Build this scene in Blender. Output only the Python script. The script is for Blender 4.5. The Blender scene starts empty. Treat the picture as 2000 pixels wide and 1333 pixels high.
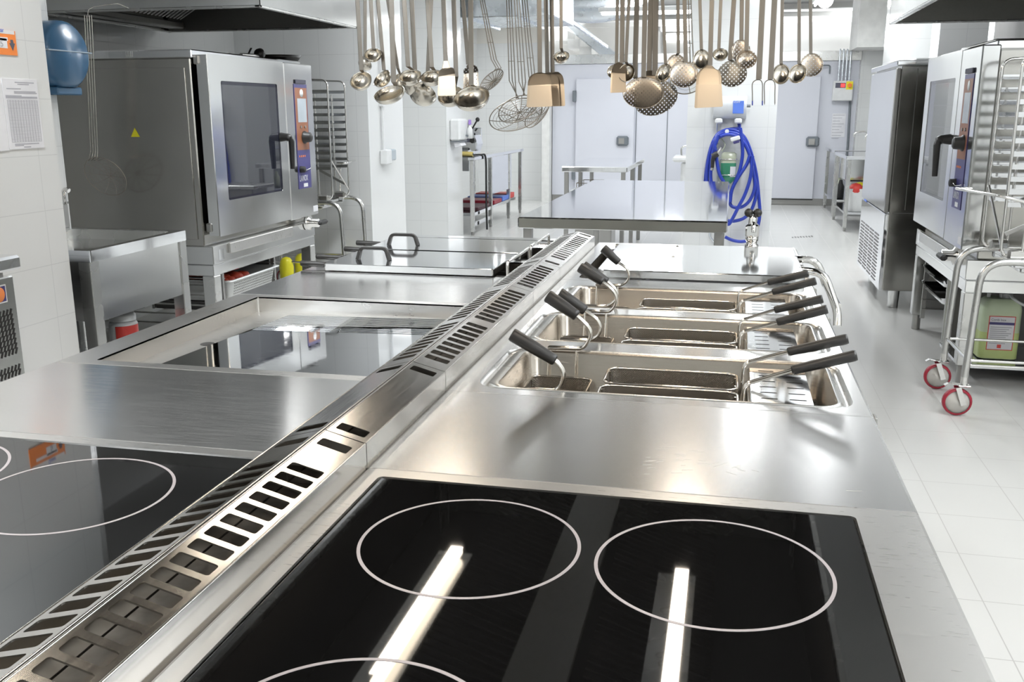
import bpy, math, random
from mathutils import Vector as V, Matrix
S = bpy.context.scene
COL = S.collection
PI = math.pi
random.seed(7)

# ------------------------------------------------------------------ camera
F, YAW, PITCH, ROLL = 1851.8, 0.22295441, 0.2372691, 0.00267362
CAM = V((0, 0, 1.4))
_f = V((-math.sin(YAW) * math.cos(PITCH), math.cos(YAW) * math.cos(PITCH), -math.sin(PITCH)))
_r = V((math.cos(YAW), math.sin(YAW), 0))
_d = _f.cross(_r)
_r, _d = _r * math.cos(ROLL) + _d * math.sin(ROLL), -_r * math.sin(ROLL) + _d * math.cos(ROLL)
cd = bpy.data.cameras.new('camera')
cam = bpy.data.objects.new('camera', cd)
COL.objects.link(cam)
cam.matrix_world = Matrix(((_r.x, -_d.x, -_f.x, CAM.x), (_r.y, -_d.y, -_f.y, CAM.y), (_r.z, -_d.z, -_f.z, CAM.z), (0, 0, 0, 1)))
cd.sensor_width = 36
cd.lens = F / 2000 * 36
cd.clip_start = .02
S.camera = cam


def at(px, py, ax, val):
    """point of the photograph (2000 x 1333) on the plane  axis = val  (surveying helper)"""
    w = _r * ((px - 1000) / F) + _d * ((py - 666.5) / F) + _f
    t = (val - CAM[ax]) / w[ax]
    return CAM + w * t


X, Y, Z = 0, 1, 2


# ------------------------------------------------------------------ mesh builder
class MB:
    def __init__(s):
        s.v, s.f, s.sm, s.mi, s.cm = [], [], [], [], 0

    def add(s, vs, fs, smooth=False):
        b = len(s.v)
        s.v += [V(p) for p in vs]
        for f in fs:
            s.f.append(tuple(i + b for i in f))
            s.sm.append(smooth)
            s.mi.append(s.cm)
        return s

    def convex(s, vs, fs):
        vs = [V(p) for p in vs]
        c = sum(vs, V((0, 0, 0))) / len(vs)
        out = []
        for f in fs:
            n = V((0, 0, 0))
            m = sum((vs[i] for i in f), V((0, 0, 0))) / len(f)
            for i in range(len(f)):
                n += (vs[f[i]] - m).cross(vs[f[(i + 1) % len(f)]] - m)
            out.append(f if n.dot(m - c) >= 0 else tuple(reversed(f)))
        return s.add(vs, out)

    def obox(s, c, ax, h, b=0.0):
        c = V(c)
        ax = [V(a).normalized() for a in ax]
        if b <= 0:
            vs = [c + ax[0] * (h[0] * i) + ax[1] * (h[1] * j) + ax[2] * (h[2] * k) for i in (-1, 1) for j in (-1, 1) for k in (-1, 1)]
            return s.convex(vs, [(0, 1, 3, 2), (4, 5, 7, 6), (0, 1, 5, 4), (2, 3, 7, 6), (0, 2, 6, 4), (1, 3, 7, 5)])
        b = min(b, min(h) * .98)
        vs = []
        ix = {}
        for i in (-1, 1):
            for j in (-1, 1):
                for k in (-1, 1):
                    for a in range(3):
                        q = [h[0] * i, h[1] * j, h[2] * k]
                        for o in range(3):
                            if o != a:
                                q[o] -= b * (i, j, k)[o]
                        ix[(i, j, k, a)] = len(vs)
                        vs.append(c + ax[0] * q[0] + ax[1] * q[1] + ax[2] * q[2])
        fs = []
        for a in range(3):
            o1, o2 = [o for o in range(3) if o != a]
            for sg in (-1, 1):
                q = []
                for p, r in ((-1, -1), (1, -1), (1, 1), (-1, 1)):
                    t = [0, 0, 0]
                    t[a], t[o1], t[o2] = sg, p, r
                    q.append(ix[(t[0], t[1], t[2], a)])
                fs.append(tuple(q))
        for a in range(3):
            o1, o2 = [o for o in range(3) if o != a]
            for p in (-1, 1):
                for r in (-1, 1):
                    t1, t2 = [0, 0, 0], [0, 0, 0]
                    t1[a], t2[a] = -1, 1
                    t1[o1] = t2[o1] = p
                    t1[o2] = t2[o2] = r
                    fs.append((ix[(*t1, o1)], ix[(*t2, o1)], ix[(*t2, o2)], ix[(*t1, o2)]))
        for i in (-1, 1):
            for j in (-1, 1):
                for k in (-1, 1):
                    fs.append((ix[(i, j, k, 0)], ix[(i, j, k, 1)], ix[(i, j, k, 2)]))
        return s.convex(vs, fs)

    def box(s, x0, x1, y0, y1, z0, z1, b=0.0):
        return s.obox(((x0 + x1) / 2, (y0 + y1) / 2, (z0 + z1) / 2), ((1, 0, 0), (0, 1, 0), (0, 0, 1)),
                      (abs(x1 - x0) / 2, abs(y1 - y0) / 2, abs(z1 - z0) / 2), b)

    def loft(s, loops, caps=(False, False), smooth=True, closed=True):
        n = len(loops[0])
        vs = [p for l in loops for p in l]
        fs = []
        for a in range(len(loops) - 1):
            for i in range(n if closed else n - 1):
                j = (i + 1) % n
                fs.append((a * n + i, a * n + j, (a + 1) * n + j, (a + 1) * n + i))
        s.add(vs, fs, smooth)
        if caps[0]:
            s.add(loops[0], [tuple(range(n))[::-1]])
        if caps[1]:
            s.add(loops[-1], [tuple(range(n))])
        return s

    def tube(s, path, r, n=8, closed=False, caps=True):
        path = [V(p) for p in path]
        m = len(path)
        tg = []
        for i in range(m):
            a = path[(i - 1) % m] if (closed or i > 0) else path[0]
            b = path[(i + 1) % m] if (closed or i < m - 1) else path[-1]
            t = b - a
            tg.append(t.normalized() if t.length > 1e-9 else V((0, 0, 1)))
        u = tg[0].orthogonal().normalized()
        loops = []
        for i in range(m):
            u = u - tg[i] * u.dot(tg[i])
            u = u.normalized() if u.length > 1e-6 else tg[i].orthogonal().normalized()
            w = tg[i].cross(u)
            rr = r[i] if isinstance(r, (list, tuple)) else r
            loops.append([path[i] + (u * math.cos(2 * PI * k / n) + w * math.sin(2 * PI * k / n)) * rr for k in range(n)])
        if closed:
            loops.append(loops[0])
            return s.loft(loops)
        return s.loft(loops, (caps, caps))

    def cyl(s, p0, p1, r0, r1=None, n=16, caps=True):
        return s.tube([p0, p1], [r0, r0 if r1 is None else r1], n, False, caps)

    def strap(s, path, w, t, side):
        """flat bar: width w along `side`, thickness t"""
        path = [V(p) for p in path]
        m = len(path)
        loops = []
        for i in range(m):
            tg = (path[min(i + 1, m - 1)] - path[max(i - 1, 0)]).normalized()
            sd = V(side[i] if isinstance(side, list) else side)
            sd = (sd - tg * sd.dot(tg)).normalized()
            nn = tg.cross(sd)
            ww = w[i] if isinstance(w, (list, tuple)) else w
            loops.append([path[i] + sd * (ww / 2 * a) + nn * (t / 2 * b) for a, b in ((-1, -.6), (-.8, -1), (.8, -1), (1, -.6), (1, .6), (.8, 1), (-.8, 1), (-1, .6))])
        return s.loft(loops, (True, True), smooth=False)

    def lathe(s, o, axis, prof, n=24, smooth=True, ref=None):
        o, axis = V(o), V(axis).normalized()
        u = V(ref).normalized() if ref else axis.orthogonal().normalized()
        u = (u - axis * u.dot(axis)).normalized()
        w = axis.cross(u)
        loops = [[o + axis * h + (u * math.cos(2 * PI * k / n) + w * math.sin(2 * PI * k / n)) * max(r, 1e-5) for k in range(n)] for r, h in prof]
        return s.loft(loops, smooth=smooth)

    def sphere(s, c, r, n=12, sc=(1, 1, 1)):
        c = V(c)
        m = n // 2
        loops = [[c + V((math.sin(PI * a / m) * math.cos(2 * PI * k / n) * r * sc[0] + (1e-6 if a in (0, m) else 0), math.sin(PI * a / m) * math.sin(2 * PI * k / n) * r * sc[1], math.cos(PI * a / m) * r * sc[2])) for k in range(n)] for a in range(m + 1)]
        return s.loft(loops[::-1])

    def prism(s, poly, ext):
        poly = [V(p) for p in poly]
        ext = V(ext)
        n = len(poly)
        nn = V((0, 0, 0))
        for i in range(n):
            nn += (poly[i] - poly[0]).cross(poly[(i + 1) % n] - poly[0])
        if nn.dot(ext) > 0:
            poly = poly[::-1]
        top = [p + ext for p in poly]
        fs = [tuple(range(n)), tuple(range(2 * n - 1, n - 1, -1))]
        fs += [(i, i + n, (i + 1) % n + n, (i + 1) % n) for i in range(n)]
        return s.add(poly + top, fs)

    def plate(s, o, u, v, cells, t, k=3):
        """sheet with rounded holes; cells = (a0,a1,b0,b1,hole) hole=(h0,h1,g0,g1,r) or None"""
        o, u, v = V(o), V(u).normalized(), V(v).normalized()
        n = u.cross(v)
        P = lambda a, b, d=0: o + u * a + v * b - n * d
        for a0, a1, b0, b1, h in cells:
            out = [(a0, b0), (a1, b0), (a1, b1), (a0, b1)]
            if h is None:
                s.add([P(*q) for q in out], [(0, 1, 2, 3)])
                continue
            h0, h1, g0, g1, r = h
            r = max(r, 1e-4)
            arcs = []
            for (cx, cy, st) in ((h0 + r, g0 + r, PI), (h1 - r, g0 + r, 1.5 * PI), (h1 - r, g1 - r, 0), (h0 + r, g1 - r, .5 * PI)):
                arcs.append([(cx + r * math.cos(st + .5 * PI * j / k), cy + r * math.sin(st + .5 * PI * j / k)) for j in range(k + 1)])
            vs = [P(*q) for q in out]
            ix = []
            for A in arcs:
                ix.append([len(vs) + j for j in range(k + 1)])
                vs += [P(*q) for q in A]
            fs = []
            for i in range(4):
                for j in range(k):
                    fs.append((i, ix[i][j + 1], ix[i][j]))
                i2 = (i + 1) % 4
                fs.append((i, i2, ix[i2][0], ix[i][-1]))
            s.add(vs, fs)
            lp = [q for A in arcs for q in A]
            m = len(lp)
            s.add([P(*q) for q in lp] + [P(*q, t) for q in lp], [(i, (i + 1) % m, (i + 1) % m + m, i + m) for i in range(m)])
        return s


def rrect(x0, x1, y0, y1, z, r, k=4):
    """rounded rectangle loop, counter-clockwise seen from above"""
    L = []
    for cx, cy, st in ((x0 + r, y0 + r, PI), (x1 - r, y0 + r, 1.5 * PI), (x1 - r, y1 - r, 0), (x0 + r, y1 - r, .5 * PI)):
        L += [V((cx + r * math.cos(st + .5 * PI * j / k), cy + r * math.sin(st + .5 * PI * j / k), z)) for j in range(k + 1)]
    return L


def fillet(pts, r, k=4, closed=False):
    pts = [V(p) for p in pts]
    out = []
    n = len(pts)
    for i in range(n):
        if not closed and i in (0, n - 1):
            out.append(pts[i])
            continue
        a, b, c = pts[(i - 1) % n], pts[i], pts[(i + 1) % n]
        d1, d2 = (a - b), (c - b)
        q = min(r, d1.length * .49, d2.length * .49)
        p0, p1 = b + d1.normalized() * q, b + d2.normalized() * q
        for j in range(k + 1):
            t = j / k
            out.append(p0 * (1 - t) ** 2 + b * (2 * t * (1 - t)) + p1 * t ** 2)
    return out


def spline(pts, k=6, closed=False):
    """Catmull-Rom through the points"""
    pts = [V(p) for p in pts]
    n = len(pts)
    out = []
    for i in range(n if closed else n - 1):
        g = (lambda j: pts[j % n]) if closed else (lambda j: pts[max(0, min(n - 1, j))])
        a, b, c, d = g(i - 1), g(i), g(i + 1), g(i + 2)
        for j in range(k):
            t = j / k
            out.append(.5 * ((2 * b) + (c - a) * t + (2 * a - 5 * b + 4 * c - d) * t * t + (3 * b - a - 3 * c + d) * t ** 3))
    if not closed:
        out.append(pts[-1])
    return out


# ------------------------------------------------------------------ objects
def wl(o):
    p = V((0, 0, 0))
    while o:
        p = p + o.location
        o = o.parent
    return p


def mesh(name, mb, mats, off=V((0, 0, 0))):
    me = bpy.data.meshes.new(name)
    me.from_pydata([p - off for p in mb.v], [], mb.f)
    me.polygons.foreach_set('use_smooth', mb.sm)
    if not isinstance(mats, (list, tuple)):
        mats = [mats]
    for m in mats:
        me.materials.append(m)
    if len(mats) > 1:
        me.polygons.foreach_set('material_index', mb.mi)
    me.update()
    return me


def thing(name, label, cat, loc=(0, 0, 0), group=None):
    o = bpy.data.objects.new(name, None)
    o.empty_display_size = .05
    COL.objects.link(o)
    o.location = loc
    o['label'], o['category'] = label, cat
    if group:
        o['group'] = group
    return o


def part(par, name, mb, mats, label=None, kind=None):
    o = bpy.data.objects.new(name, mesh(name, mb, mats, wl(par)))
    COL.objects.link(o)
    o.parent = par
    if label:
        o['label'] = label
    if kind:
        o['kind'] = kind
    return o


def solo(name, mb, mats, label, cat, loc=(0, 0, 0), group=None):
    o = bpy.data.objects.new(name, mesh(name, mb, mats, V(loc)))
    COL.objects.link(o)
    o.location = loc
    o['label'], o['category'] = label, cat
    if group:
        o['group'] = group
    return o


def struct(name, mb, mats):
    o = bpy.data.objects.new(name, mesh(name, mb, mats))
    COL.objects.link(o)
    o['kind'] = 'structure'
    return o


def text(par, name, body, p, xdir, ydir, h, mat, label=None, wide=1.0):
    """flat lettering: lower left corner p, cap height h, reading along xdir"""
    cu = bpy.data.curves.new(name, 'FONT')
    cu.body = body
    cu.size = h / .69
    cu.extrude = .0002 / max(h, .001) * h
    ob = bpy.data.objects.new(name, cu)
    COL.objects.link(ob)
    dg = bpy.context.evaluated_depsgraph_get()
    me = bpy.data.meshes.new_from_object(ob.evaluated_get(dg))
    bpy.data.objects.remove(ob)
    xd, yd = V(xdir).normalized(), V(ydir).normalized()
    zd = xd.cross(yd)
    off = wl(par)
    for vv in me.vertices:
        c = vv.co.copy()
        vv.co = V(p) - off + xd * (c.x * wide) + yd * c.y + zd * (c.z + .0004)
    me.materials.clear()
    me.materials.append(mat)
    o = bpy.data.objects.new(name, me)
    COL.objects.link(o)
    o.parent = par
    if label:
        o['label'] = label
    return o


def copy_tree(o, parent=None):
    c = o.copy()
    COL.objects.link(c)
    if parent:
        c.parent = parent
    for ch in list(o.children):
        copy_tree(ch, c)
    return c


# ------------------------------------------------------------------ materials
def node_mat(name):
    m = bpy.data.materials.new(name)
    m.use_nodes = True
    nt = m.node_tree
    b = nt.nodes['Principled BSDF']
    return m, nt, b


def setin(b, **kw):
    for k, v in kw.items():
        k = k.replace('_', ' ')
        if k in b.inputs:
            b.inputs[k].default_value = v


def noise(nt, scale, detail=3, vec=(1, 1, 1)):
    tc = nt.nodes.new('ShaderNodeTexCoord')
    mp = nt.nodes.new('ShaderNodeMapping')
    mp.inputs['Scale'].default_value = vec
    nz = nt.nodes.new('ShaderNodeTexNoise')
    nz.inputs['Scale'].default_value = scale
    nz.inputs['Detail'].default_value = detail
    nt.links.new(tc.outputs['Object'], mp.inputs['Vector'])
    nt.links.new(mp.outputs['Vector'], nz.inputs['Vector'])
    return nz.outputs['Fac']


def rng(nt, sock, lo, hi, a=.3, b=.7):
    r = nt.nodes.new('ShaderNodeMapRange')
    r.inputs['From Min'].default_value = a
    r.inputs['From Max'].default_value = b
    r.inputs['To Min'].default_value = lo
    r.inputs['To Max'].default_value = hi
    nt.links.new(sock, r.inputs['Value'])
    return r.outputs['Result']


def mixc(nt, fac, c1, c2):
    m = nt.nodes.new('ShaderNodeMix')
    m.data_type = 'RGBA'
    m.inputs['A'].default_value = (*c1, 1)
    m.inputs['B'].default_value = (*c2, 1)
    nt.links.new(fac, m.inputs['Factor'])
    return m.outputs['Result']


def steel(name, col=(.62, .61, .585), rough=.25, var=.08, brush=(1, 1, 1), bs=60, bump=.0, blotch=.05, grain=None, an=.65):
    m, nt, b = node_mat(name)
    b.inputs['Metallic'].default_value = 1
    f1 = noise(nt, bs, 2, brush)
    f2 = noise(nt, 2.3, 3)
    nt.links.new(mixc(nt, rng(nt, f2, 0, 1), tuple(c * (1 - blotch) for c in col), tuple(min(1, c * (1 + blotch)) for c in col)), b.inputs['Base Color'])
    ad = nt.nodes.new('ShaderNodeMath')
    ad.operation = 'ADD'
    nt.links.new(rng(nt, f1, -var, var), ad.inputs[0])
    nt.links.new(rng(nt, f2, rough - var * .5, rough + var * .5), ad.inputs[1])
    nt.links.new(ad.outputs[0], b.inputs['Roughness'])
    if grain:
        cb = nt.nodes.new('ShaderNodeCombineXYZ')
        for i in range(3):
            cb.inputs[i].default_value = grain[i]
        b.inputs['Anisotropic'].default_value = an
        nt.links.new(cb.outputs[0], b.inputs['Tangent'])
    if bump:
        bp = nt.nodes.new('ShaderNodeBump')
        bp.inputs['Strength'].default_value = bump
        bp.inputs['Distance'].default_value = .001
        nt.links.new(f1, bp.inputs['Height'])
        nt.links.new(bp.outputs['Normal'], b.inputs['Normal'])
    return m


def plain(name, col, rough=.5, metal=0, var=.06, scale=9, **kw):
    m, nt, b = node_mat(name)
    setin(b, Roughness=rough, Metallic=metal, **kw)
    f = noise(nt, scale, 3)
    nt.links.new(mixc(nt, rng(nt, f, 0, 1), tuple(c * (1 - var) for c in col), tuple(min(1, c * (1 + var)) for c in col)), b.inputs['Base Color'])
    return m


def line_mask(nt, comp, pitch, off, width):
    """1 on thin lines across one axis of the object coordinates"""
    M = lambda op, a, b=None: _math(nt, op, a, b)
    v = M('DIVIDE', M('SUBTRACT', comp, off - pitch / 2), pitch)
    return M('LESS_THAN', M('ABSOLUTE', M('SUBTRACT', M('FRACT', v), .5)), width / pitch / 2)


def _math(nt, op, a, b=None):
    n = nt.nodes.new('ShaderNodeMath')
    n.operation = op
    for i, q in enumerate((a, b)):
        if q is None:
            continue
        if isinstance(q, (int, float)):
            n.inputs[i].default_value = q
        else:
            nt.links.new(q, n.inputs[i])
    return n.outputs[0]


def coords(nt):
    tc = nt.nodes.new('ShaderNodeTexCoord')
    sp = nt.nodes.new('ShaderNodeSeparateXYZ')
    nt.links.new(tc.outputs['Object'], sp.inputs[0])
    return sp.outputs


def tiles(name, a, b, pa, pb, oa, ob, w, col, grout, rough=.12, zmax=None, paint=None):
    m, nt, bs = node_mat(name)
    c = coords(nt)
    ma = line_mask(nt, c[a], pa, oa, w)
    mb_ = line_mask(nt, c[b], pb, ob, w)
    g = _math(nt, 'MAXIMUM', ma, mb_)
    if zmax is not None:
        up = _math(nt, 'GREATER_THAN', c[2], zmax)
        g = _math(nt, 'MULTIPLY', g, _math(nt, 'SUBTRACT', 1.0, up))
    f = noise(nt, 3.0, 3)
    base = mixc(nt, rng(nt, f, 0, 1), tuple(q * .985 for q in col), col)
    mx = nt.nodes.new('ShaderNodeMix')
    mx.data_type = 'RGBA'
    nt.links.new(g, mx.inputs['Factor'])
    nt.links.new(base, mx.inputs['A'])
    mx.inputs['B'].default_value = (*grout, 1)
    out = mx.outputs['Result']
    ro = rng(nt, g, rough, .6, 0, 1)
    if zmax is not None:
        m2 = nt.nodes.new('ShaderNodeMix')
        m2.data_type = 'RGBA'
        nt.links.new(up, m2.inputs['Factor'])
        nt.links.new(out, m2.inputs['A'])
        m2.inputs['B'].default_value = (*paint, 1)
        out = m2.outputs['Result']
        ro = _math(nt, 'MAXIMUM', ro, _math(nt, 'MULTIPLY', up, .6))
    nt.links.new(out, bs.inputs['Base Color'])
    nt.links.new(ro, bs.inputs['Roughness'])
    return m


def perforated(name, col, rough, metal, a, b, pitch, rad, stag=True, off=(0, 0)):
    """sheet with a lattice of round holes through it (object axes a, b)"""
    m, nt, bs = node_mat(name)
    setin(bs, Base_Color=(*col, 1), Roughness=rough, Metallic=metal)
    c = coords(nt)
    M = lambda op, p, q=None: _math(nt, op, p, q)
    ua = M('DIVIDE', M('SUBTRACT', c[a], off[0]), pitch)
    ub = M('DIVIDE', M('SUBTRACT', c[b], off[1]), pitch)
    if stag:
        ua, ub = M('ADD', ua, ub), M('SUBTRACT', ua, ub)
    da = M('SUBTRACT', M('FRACT', ua), .5)
    db = M('SUBTRACT', M('FRACT', ub), .5)
    hole = M('LESS_THAN', M('ADD', M('MULTIPLY', da, da), M('MULTIPLY', db, db)), rad * rad)
    tr = nt.nodes.new('ShaderNodeBsdfTransparent')
    mx = nt.nodes.new('ShaderNodeMixShader')
    nt.links.new(hole, mx.inputs[0])
    nt.links.new(bs.outputs[0], mx.inputs[1])
    nt.links.new(tr.outputs[0], mx.inputs[2])
    nt.links.new(mx.outputs[0], nt.nodes['Material Output'].inputs['Surface'])
    return m


def emit(name, col, st):
    m, nt, b = node_mat(name)
    setin(b, Base_Color=(*col, 1), Emission_Color=(*col, 1), Emission_Strength=st)
    return m


def glass(name, col, rough=.0, ior=1.45):
    m, nt, b = node_mat(name)
    setin(b, Base_Color=(*col, 1), Roughness=rough, IOR=ior, Transmission_Weight=1.0)
    return m


M = {}
M['steel'] = steel('satin_steel', (.64, .64, .625), .27, .025, (1, 1, 1), 8)
M['steel_pol'] = steel('polished_steel', (.70, .70, .70), .1, .04)
M['steel_top'] = steel('brushed_worktop_steel', (.80, .79, .775), .17, .025, (.5, 12, 1), 34, .0, .05, (0, 1, 0))
M['steel_worn'] = steel('worn_worktop_steel', (.78, .775, .765), .225, .012, (.5, 9, 1), 26, .0, .05, (0, 1, 0), .45)
M['steel_frame'] = steel('brushed_frame_steel', (.66, .65, .63), .3, .03, (.6, 12, 1), 40, .0, .04)
M['steel_flue'] = steel('brushed_flue_steel', (.63, .615, .59), .2, .03, (10, .6, 1), 30, .0, .04)
M['steel_oven'] = steel('oven_steel', (.74, .745, .74), .13, .015, (1, 1, 1), 8, .0, .03)
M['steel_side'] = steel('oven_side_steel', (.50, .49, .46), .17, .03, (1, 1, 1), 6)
M['edge_reflect'] = steel('dark_reflection_steel', (.34, .335, .30), .35, .02, (1, 1, 1), 6)  # table edge's dark reflection put into a darker steel colour
M['steel_table'] = steel('tabletop_steel', (.86, .87, .89), .06, .01, (.6, 8, 1), 20, .0, .015)
M['tub_shaded'] = steel('shaded_tub_steel', (.43, .39, .34), .24, .03, (1, 1, 12), 24, .0)  # well shade and warm hood light put into the tub colour
M['steel_dull'] = steel('dull_steel', (.42, .415, .40), .38, .03)
M['steel_dark'] = steel('dark_hood_steel', (.22, .215, .20), .4, .08)
M['chrome'] = steel('bright_chrome', (.80, .79, .77), .05, .02)
M['wire'] = steel('bright_wire', (.72, .69, .64), .16, .04)
M['wire_dark'] = steel('tinned_wire', (.36, .33, .29), .4, .04)
M['utensil'] = steel('utensil_steel', (.235, .215, .19), .33, .02, (1, 1, .1), 60)
M['bowl'] = steel('ladle_bowl_steel', (.66, .62, .55), .22, .03)
M['blade'] = steel('blade_steel', (.52, .44, .345), .34, .02, (1, 1, 1), 10)
M['griddle'] = steel('mirror_chrome', (.74, .75, .77), .03, .02)
M['lidsteel'] = steel('lid_steel', (.84, .85, .865), .07, .015, (.6, 10, 1), 26, .0, .02)
M['black'] = plain('black_plastic', (.018, .017, .016), .42)
M['blackrub'] = plain('black_rubber', (.02, .02, .02), .65)
M['void'] = plain('dark_interior', (.012, .011, .01), .7)
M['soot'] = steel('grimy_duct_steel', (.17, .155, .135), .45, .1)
M['hobglass'] = plain('black_ceramic_glass', (.004, .004, .004), .025, 0, .0, 9, IOR=1.75)
M['ring'] = plain('printed_ring', (.36, .33, .34), .35)
M['white'] = plain('white_plastic', (.78, .79, .79), .35)
M['heater'] = plain('grey_white_case', (.62, .64, .665), .3)
M['panmetal'] = plain('matt_pan_metal', (.70, .71, .70), .4, .35)
M['whitep'] = plain('white_paint', (.82, .82, .80), .7)
M['paper'] = plain('white_paper', (.83, .83, .86), .8)
M['ink'] = plain('grey_ink', (.42, .42, .46), .8)
M['inkd'] = plain('dark_ink', (.09, .09, .12), .7)
M['orange'] = plain('orange_card', (.90, .25, .04), .5)
M['copper'] = plain('orange_brown_panel', (.27, .105, .05), .4)
M['navy'] = plain('navy_panel', (.055, .05, .18), .35)
M['lcd'] = plain('grey_display', (.45, .50, .54), .2)
M['red'] = plain('red_plastic', (.62, .05, .04), .4)
M['yellow'] = plain('yellow_plastic', (.85, .78, .03), .4)
M['blue'] = plain('blue_hose', (.02, .045, .36), .35)
M['bluelab'] = plain('blue_label', (.10, .20, .66), .45)
M['coldroom'] = plain('cold_room_panel', (.70, .715, .78), .3, 0, .01, 1)
M['lockgrey'] = plain('grey_lock', (.17, .19, .21), .35)
M['galv'] = steel('galvanised_duct', (.72, .76, .80), .3, .08, (1, 1, 1), 9)
M['concrete'] = plain('painted_ceiling', (.84, .84, .835), .8, 0, .03, 2)
M['beam'] = plain('painted_beam', (.80, .79, .76), .8, 0, .03, 2)
M['darkgap'] = plain('dark_panel', (.16, .155, .15), .5)
M['caster_red'] = plain('red_tyre', (.30, .012, .03), .4)
M['caster_hub'] = plain('cream_hub', (.70, .68, .64), .4)
M['floor'] = tiles('floor_tiles', 0, 1, .281, .3185, .7875, 3.403, .0035, (.74, .735, .71), (.47, .46, .44), .22)
WT, WG = (.80, .81, .805), (.63, .64, .64)
M['tile_yz'] = tiles('wall_tiles_side', 1, 2, .30, .20, .04, .05, .003, WT, WG, .1)
M['tile_xz'] = tiles('wall_tiles_front', 0, 2, .30, .20, .04, .05, .003, WT, WG, .1)
M['tile_xz_paint'] = tiles('wall_tiles_front_painted_top', 0, 2, .30, .20, .04, .05, .004, WT, WG, .1, 2.45, (.80, .78, .73))
M['tile_yz_paint'] = tiles('wall_tiles_side_painted_top', 1, 2, .30, .20, .04, .05, .004, WT, WG, .1, 2.45, (.82, .82, .81))
M['warm'] = emit('warm_tube', (1, .86, .68), 14)
M['cool'] = emit('white_tube', (1, .98, .95), 9)
M['redled'] = emit('red_digits', (1, .03, .03), 3)
M['perf_h'] = perforated('perforated_mesh', (.30, .28, .25), .35, 1, 0, 1, .0045, .26)
M['perf_v'] = perforated('perforated_mesh_side', (.40, .37, .33), .35, 1, 0, 2, .0045, .26)
M['skim'] = perforated('perforated_skimmer', (.56, .49, .41), .3, 1, 0, 2, .017, .19)
M['skimw'] = perforated('perforated_skimmer_wide', (.42, .39, .34), .38, 1, 0, 2, .019, .21)
M['sieve'] = perforated('fine_sieve', (.60, .60, .58), .3, 1, 0, 2, .0022, .5)
M['slotsteel'] = M['lidsteel']
M['bluecase'] = plain('blue_translucent_cover', (.05, .14, .26), .25)
M['jerry'] = plain('translucent_canister', (.62, .72, .50), .3)
M['greenliq'] = plain('green_liquid', (.05, .26, .15), .15)
M['yelliq'] = plain('pale_bottle', (.62, .66, .50), .2)
# ================================================================== the room
CEIL = 3.0
struct('floor', MB().box(-6, 5, -3, 20, -.1, 0), M['floor'])
struct('ceiling', MB().box(-6, 5, -3, 20, CEIL, CEIL + .1), M['concrete'])
struct('wall_left', MB().box(-2.62, -2.45, -3, 3.14, 0, CEIL), M['tile_yz'])
mb = MB().box(-3.2, -3.05, 3.14, 3.95, 0, CEIL)
mb.box(-3.2, -2.62, 3.0, 3.14, 0, CEIL)
struct('wall_left_niche', mb, M['tile_yz'])
mb = MB().box(-4.15, -4.0, 3.95, 7.4, 0, CEIL)
mb.box(-4.15, -4.0, 8.25, 15.2, 0, CEIL)
mb.box(-4.15, -3.2, 3.8, 3.95, 0, CEIL)
struct('wall_left_far', mb, M['tile_yz_paint'])
struct('wall_left_return', MB().box(-4.15, -2.86, 7.4, 8.25, 0, CEIL), M['tile_xz'])
struct('wall_left_pillar', MB().box(-3.6, -2.95, 9.9, 10.5, 0, CEIL), M['tile_xz'])
mb = MB().box(-4.15, -2.91, 15.2, 15.4, 0, CEIL)
struct('wall_back_tiled', mb, M['tile_xz_paint'])
struct('wall_back_jamb', MB().box(-2.91, -2.79, 15.0, 15.4, 0, 2.45), M['whitep'])
struct('wall_back_upper', MB().box(-6, 5, 18.9, 19.05, 0, CEIL), M['beam'])
struct('wall_right', MB().box(2.3, 2.45, -3, 15.4, 0, CEIL), M['tile_yz'])
struct('wall_right_end', MB().box(1.80, 2.3, 15.2, 15.4, 0, CEIL), M['tile_xz'])
struct('wall_right_pillar', MB().box(1.42, 1.79, 9.8, 10.3, 0, CEIL), M['tile_xz'])
struct('wall_right_pillar_wide', MB().box(1.63, 2.0, 8.75, 9.1, 0, CEIL), M['tile_xz'])
struct('wall_right_upper_box', MB().box(1.62, 2.3, 14.3, 15.19, 2.25, CEIL), M['whitep'])
struct('wall_front', MB().box(-6, 5, -3.1, -3.0, 0, CEIL), M['tile_xz'])
struct('wall_left_outer', MB().box(-6.1, -6, -3, 20, 0, CEIL), M['whitep'])
struct('wall_right_outer', MB().box(5, 5.1, -3, 20, 0, CEIL), M['whitep'])
struct('wall_right_dark_panel', MB().box(2.265, 2.298, 6.3, 9.7, .02, 2.5), M['darkgap'])  # flat panel; the dark opening in the wall is put into its colour
# the free-standing tiled pier the hose hangs on
struct('wall_pier', MB().box(-.43, .415, 9.7, 10.3, 0, CEIL), M['tile_xz'])
# ceiling beams over the far end
for i, y in enumerate((15.9, 17.2, 18.4)):
    struct('trim_%d' % (i + 1), MB().box(-6, 5, y, y + .16, CEIL - .07, CEIL), M['beam'])

# ------------------------------------------------------------------ cold rooms
cr = thing('cold_room', 'white panelled walk-in cold room filling the far end of the kitchen', 'cold room', (0, 15.2, 0))
YC = 15.2
part(cr, 'wall_panel', MB().box(-2.78, 1.78, YC, 17.2, .1, 2.12, .004), M['coldroom'])
part(cr, 'plinth', MB().box(-2.78, 1.78, YC + .03, 17.2, .002, .1), M['steel_dull'])
part(cr, 'top_strip', MB().box(-2.78, 1.80, YC - .02, 17.2, 2.12, 2.26, .003), M['steel'])
for x in (-1.46, -.98):
    part(cr, 'panel_joint', MB().box(x, x + .012, YC - .006, YC, .1, 2.12), M['lockgrey'])


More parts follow.
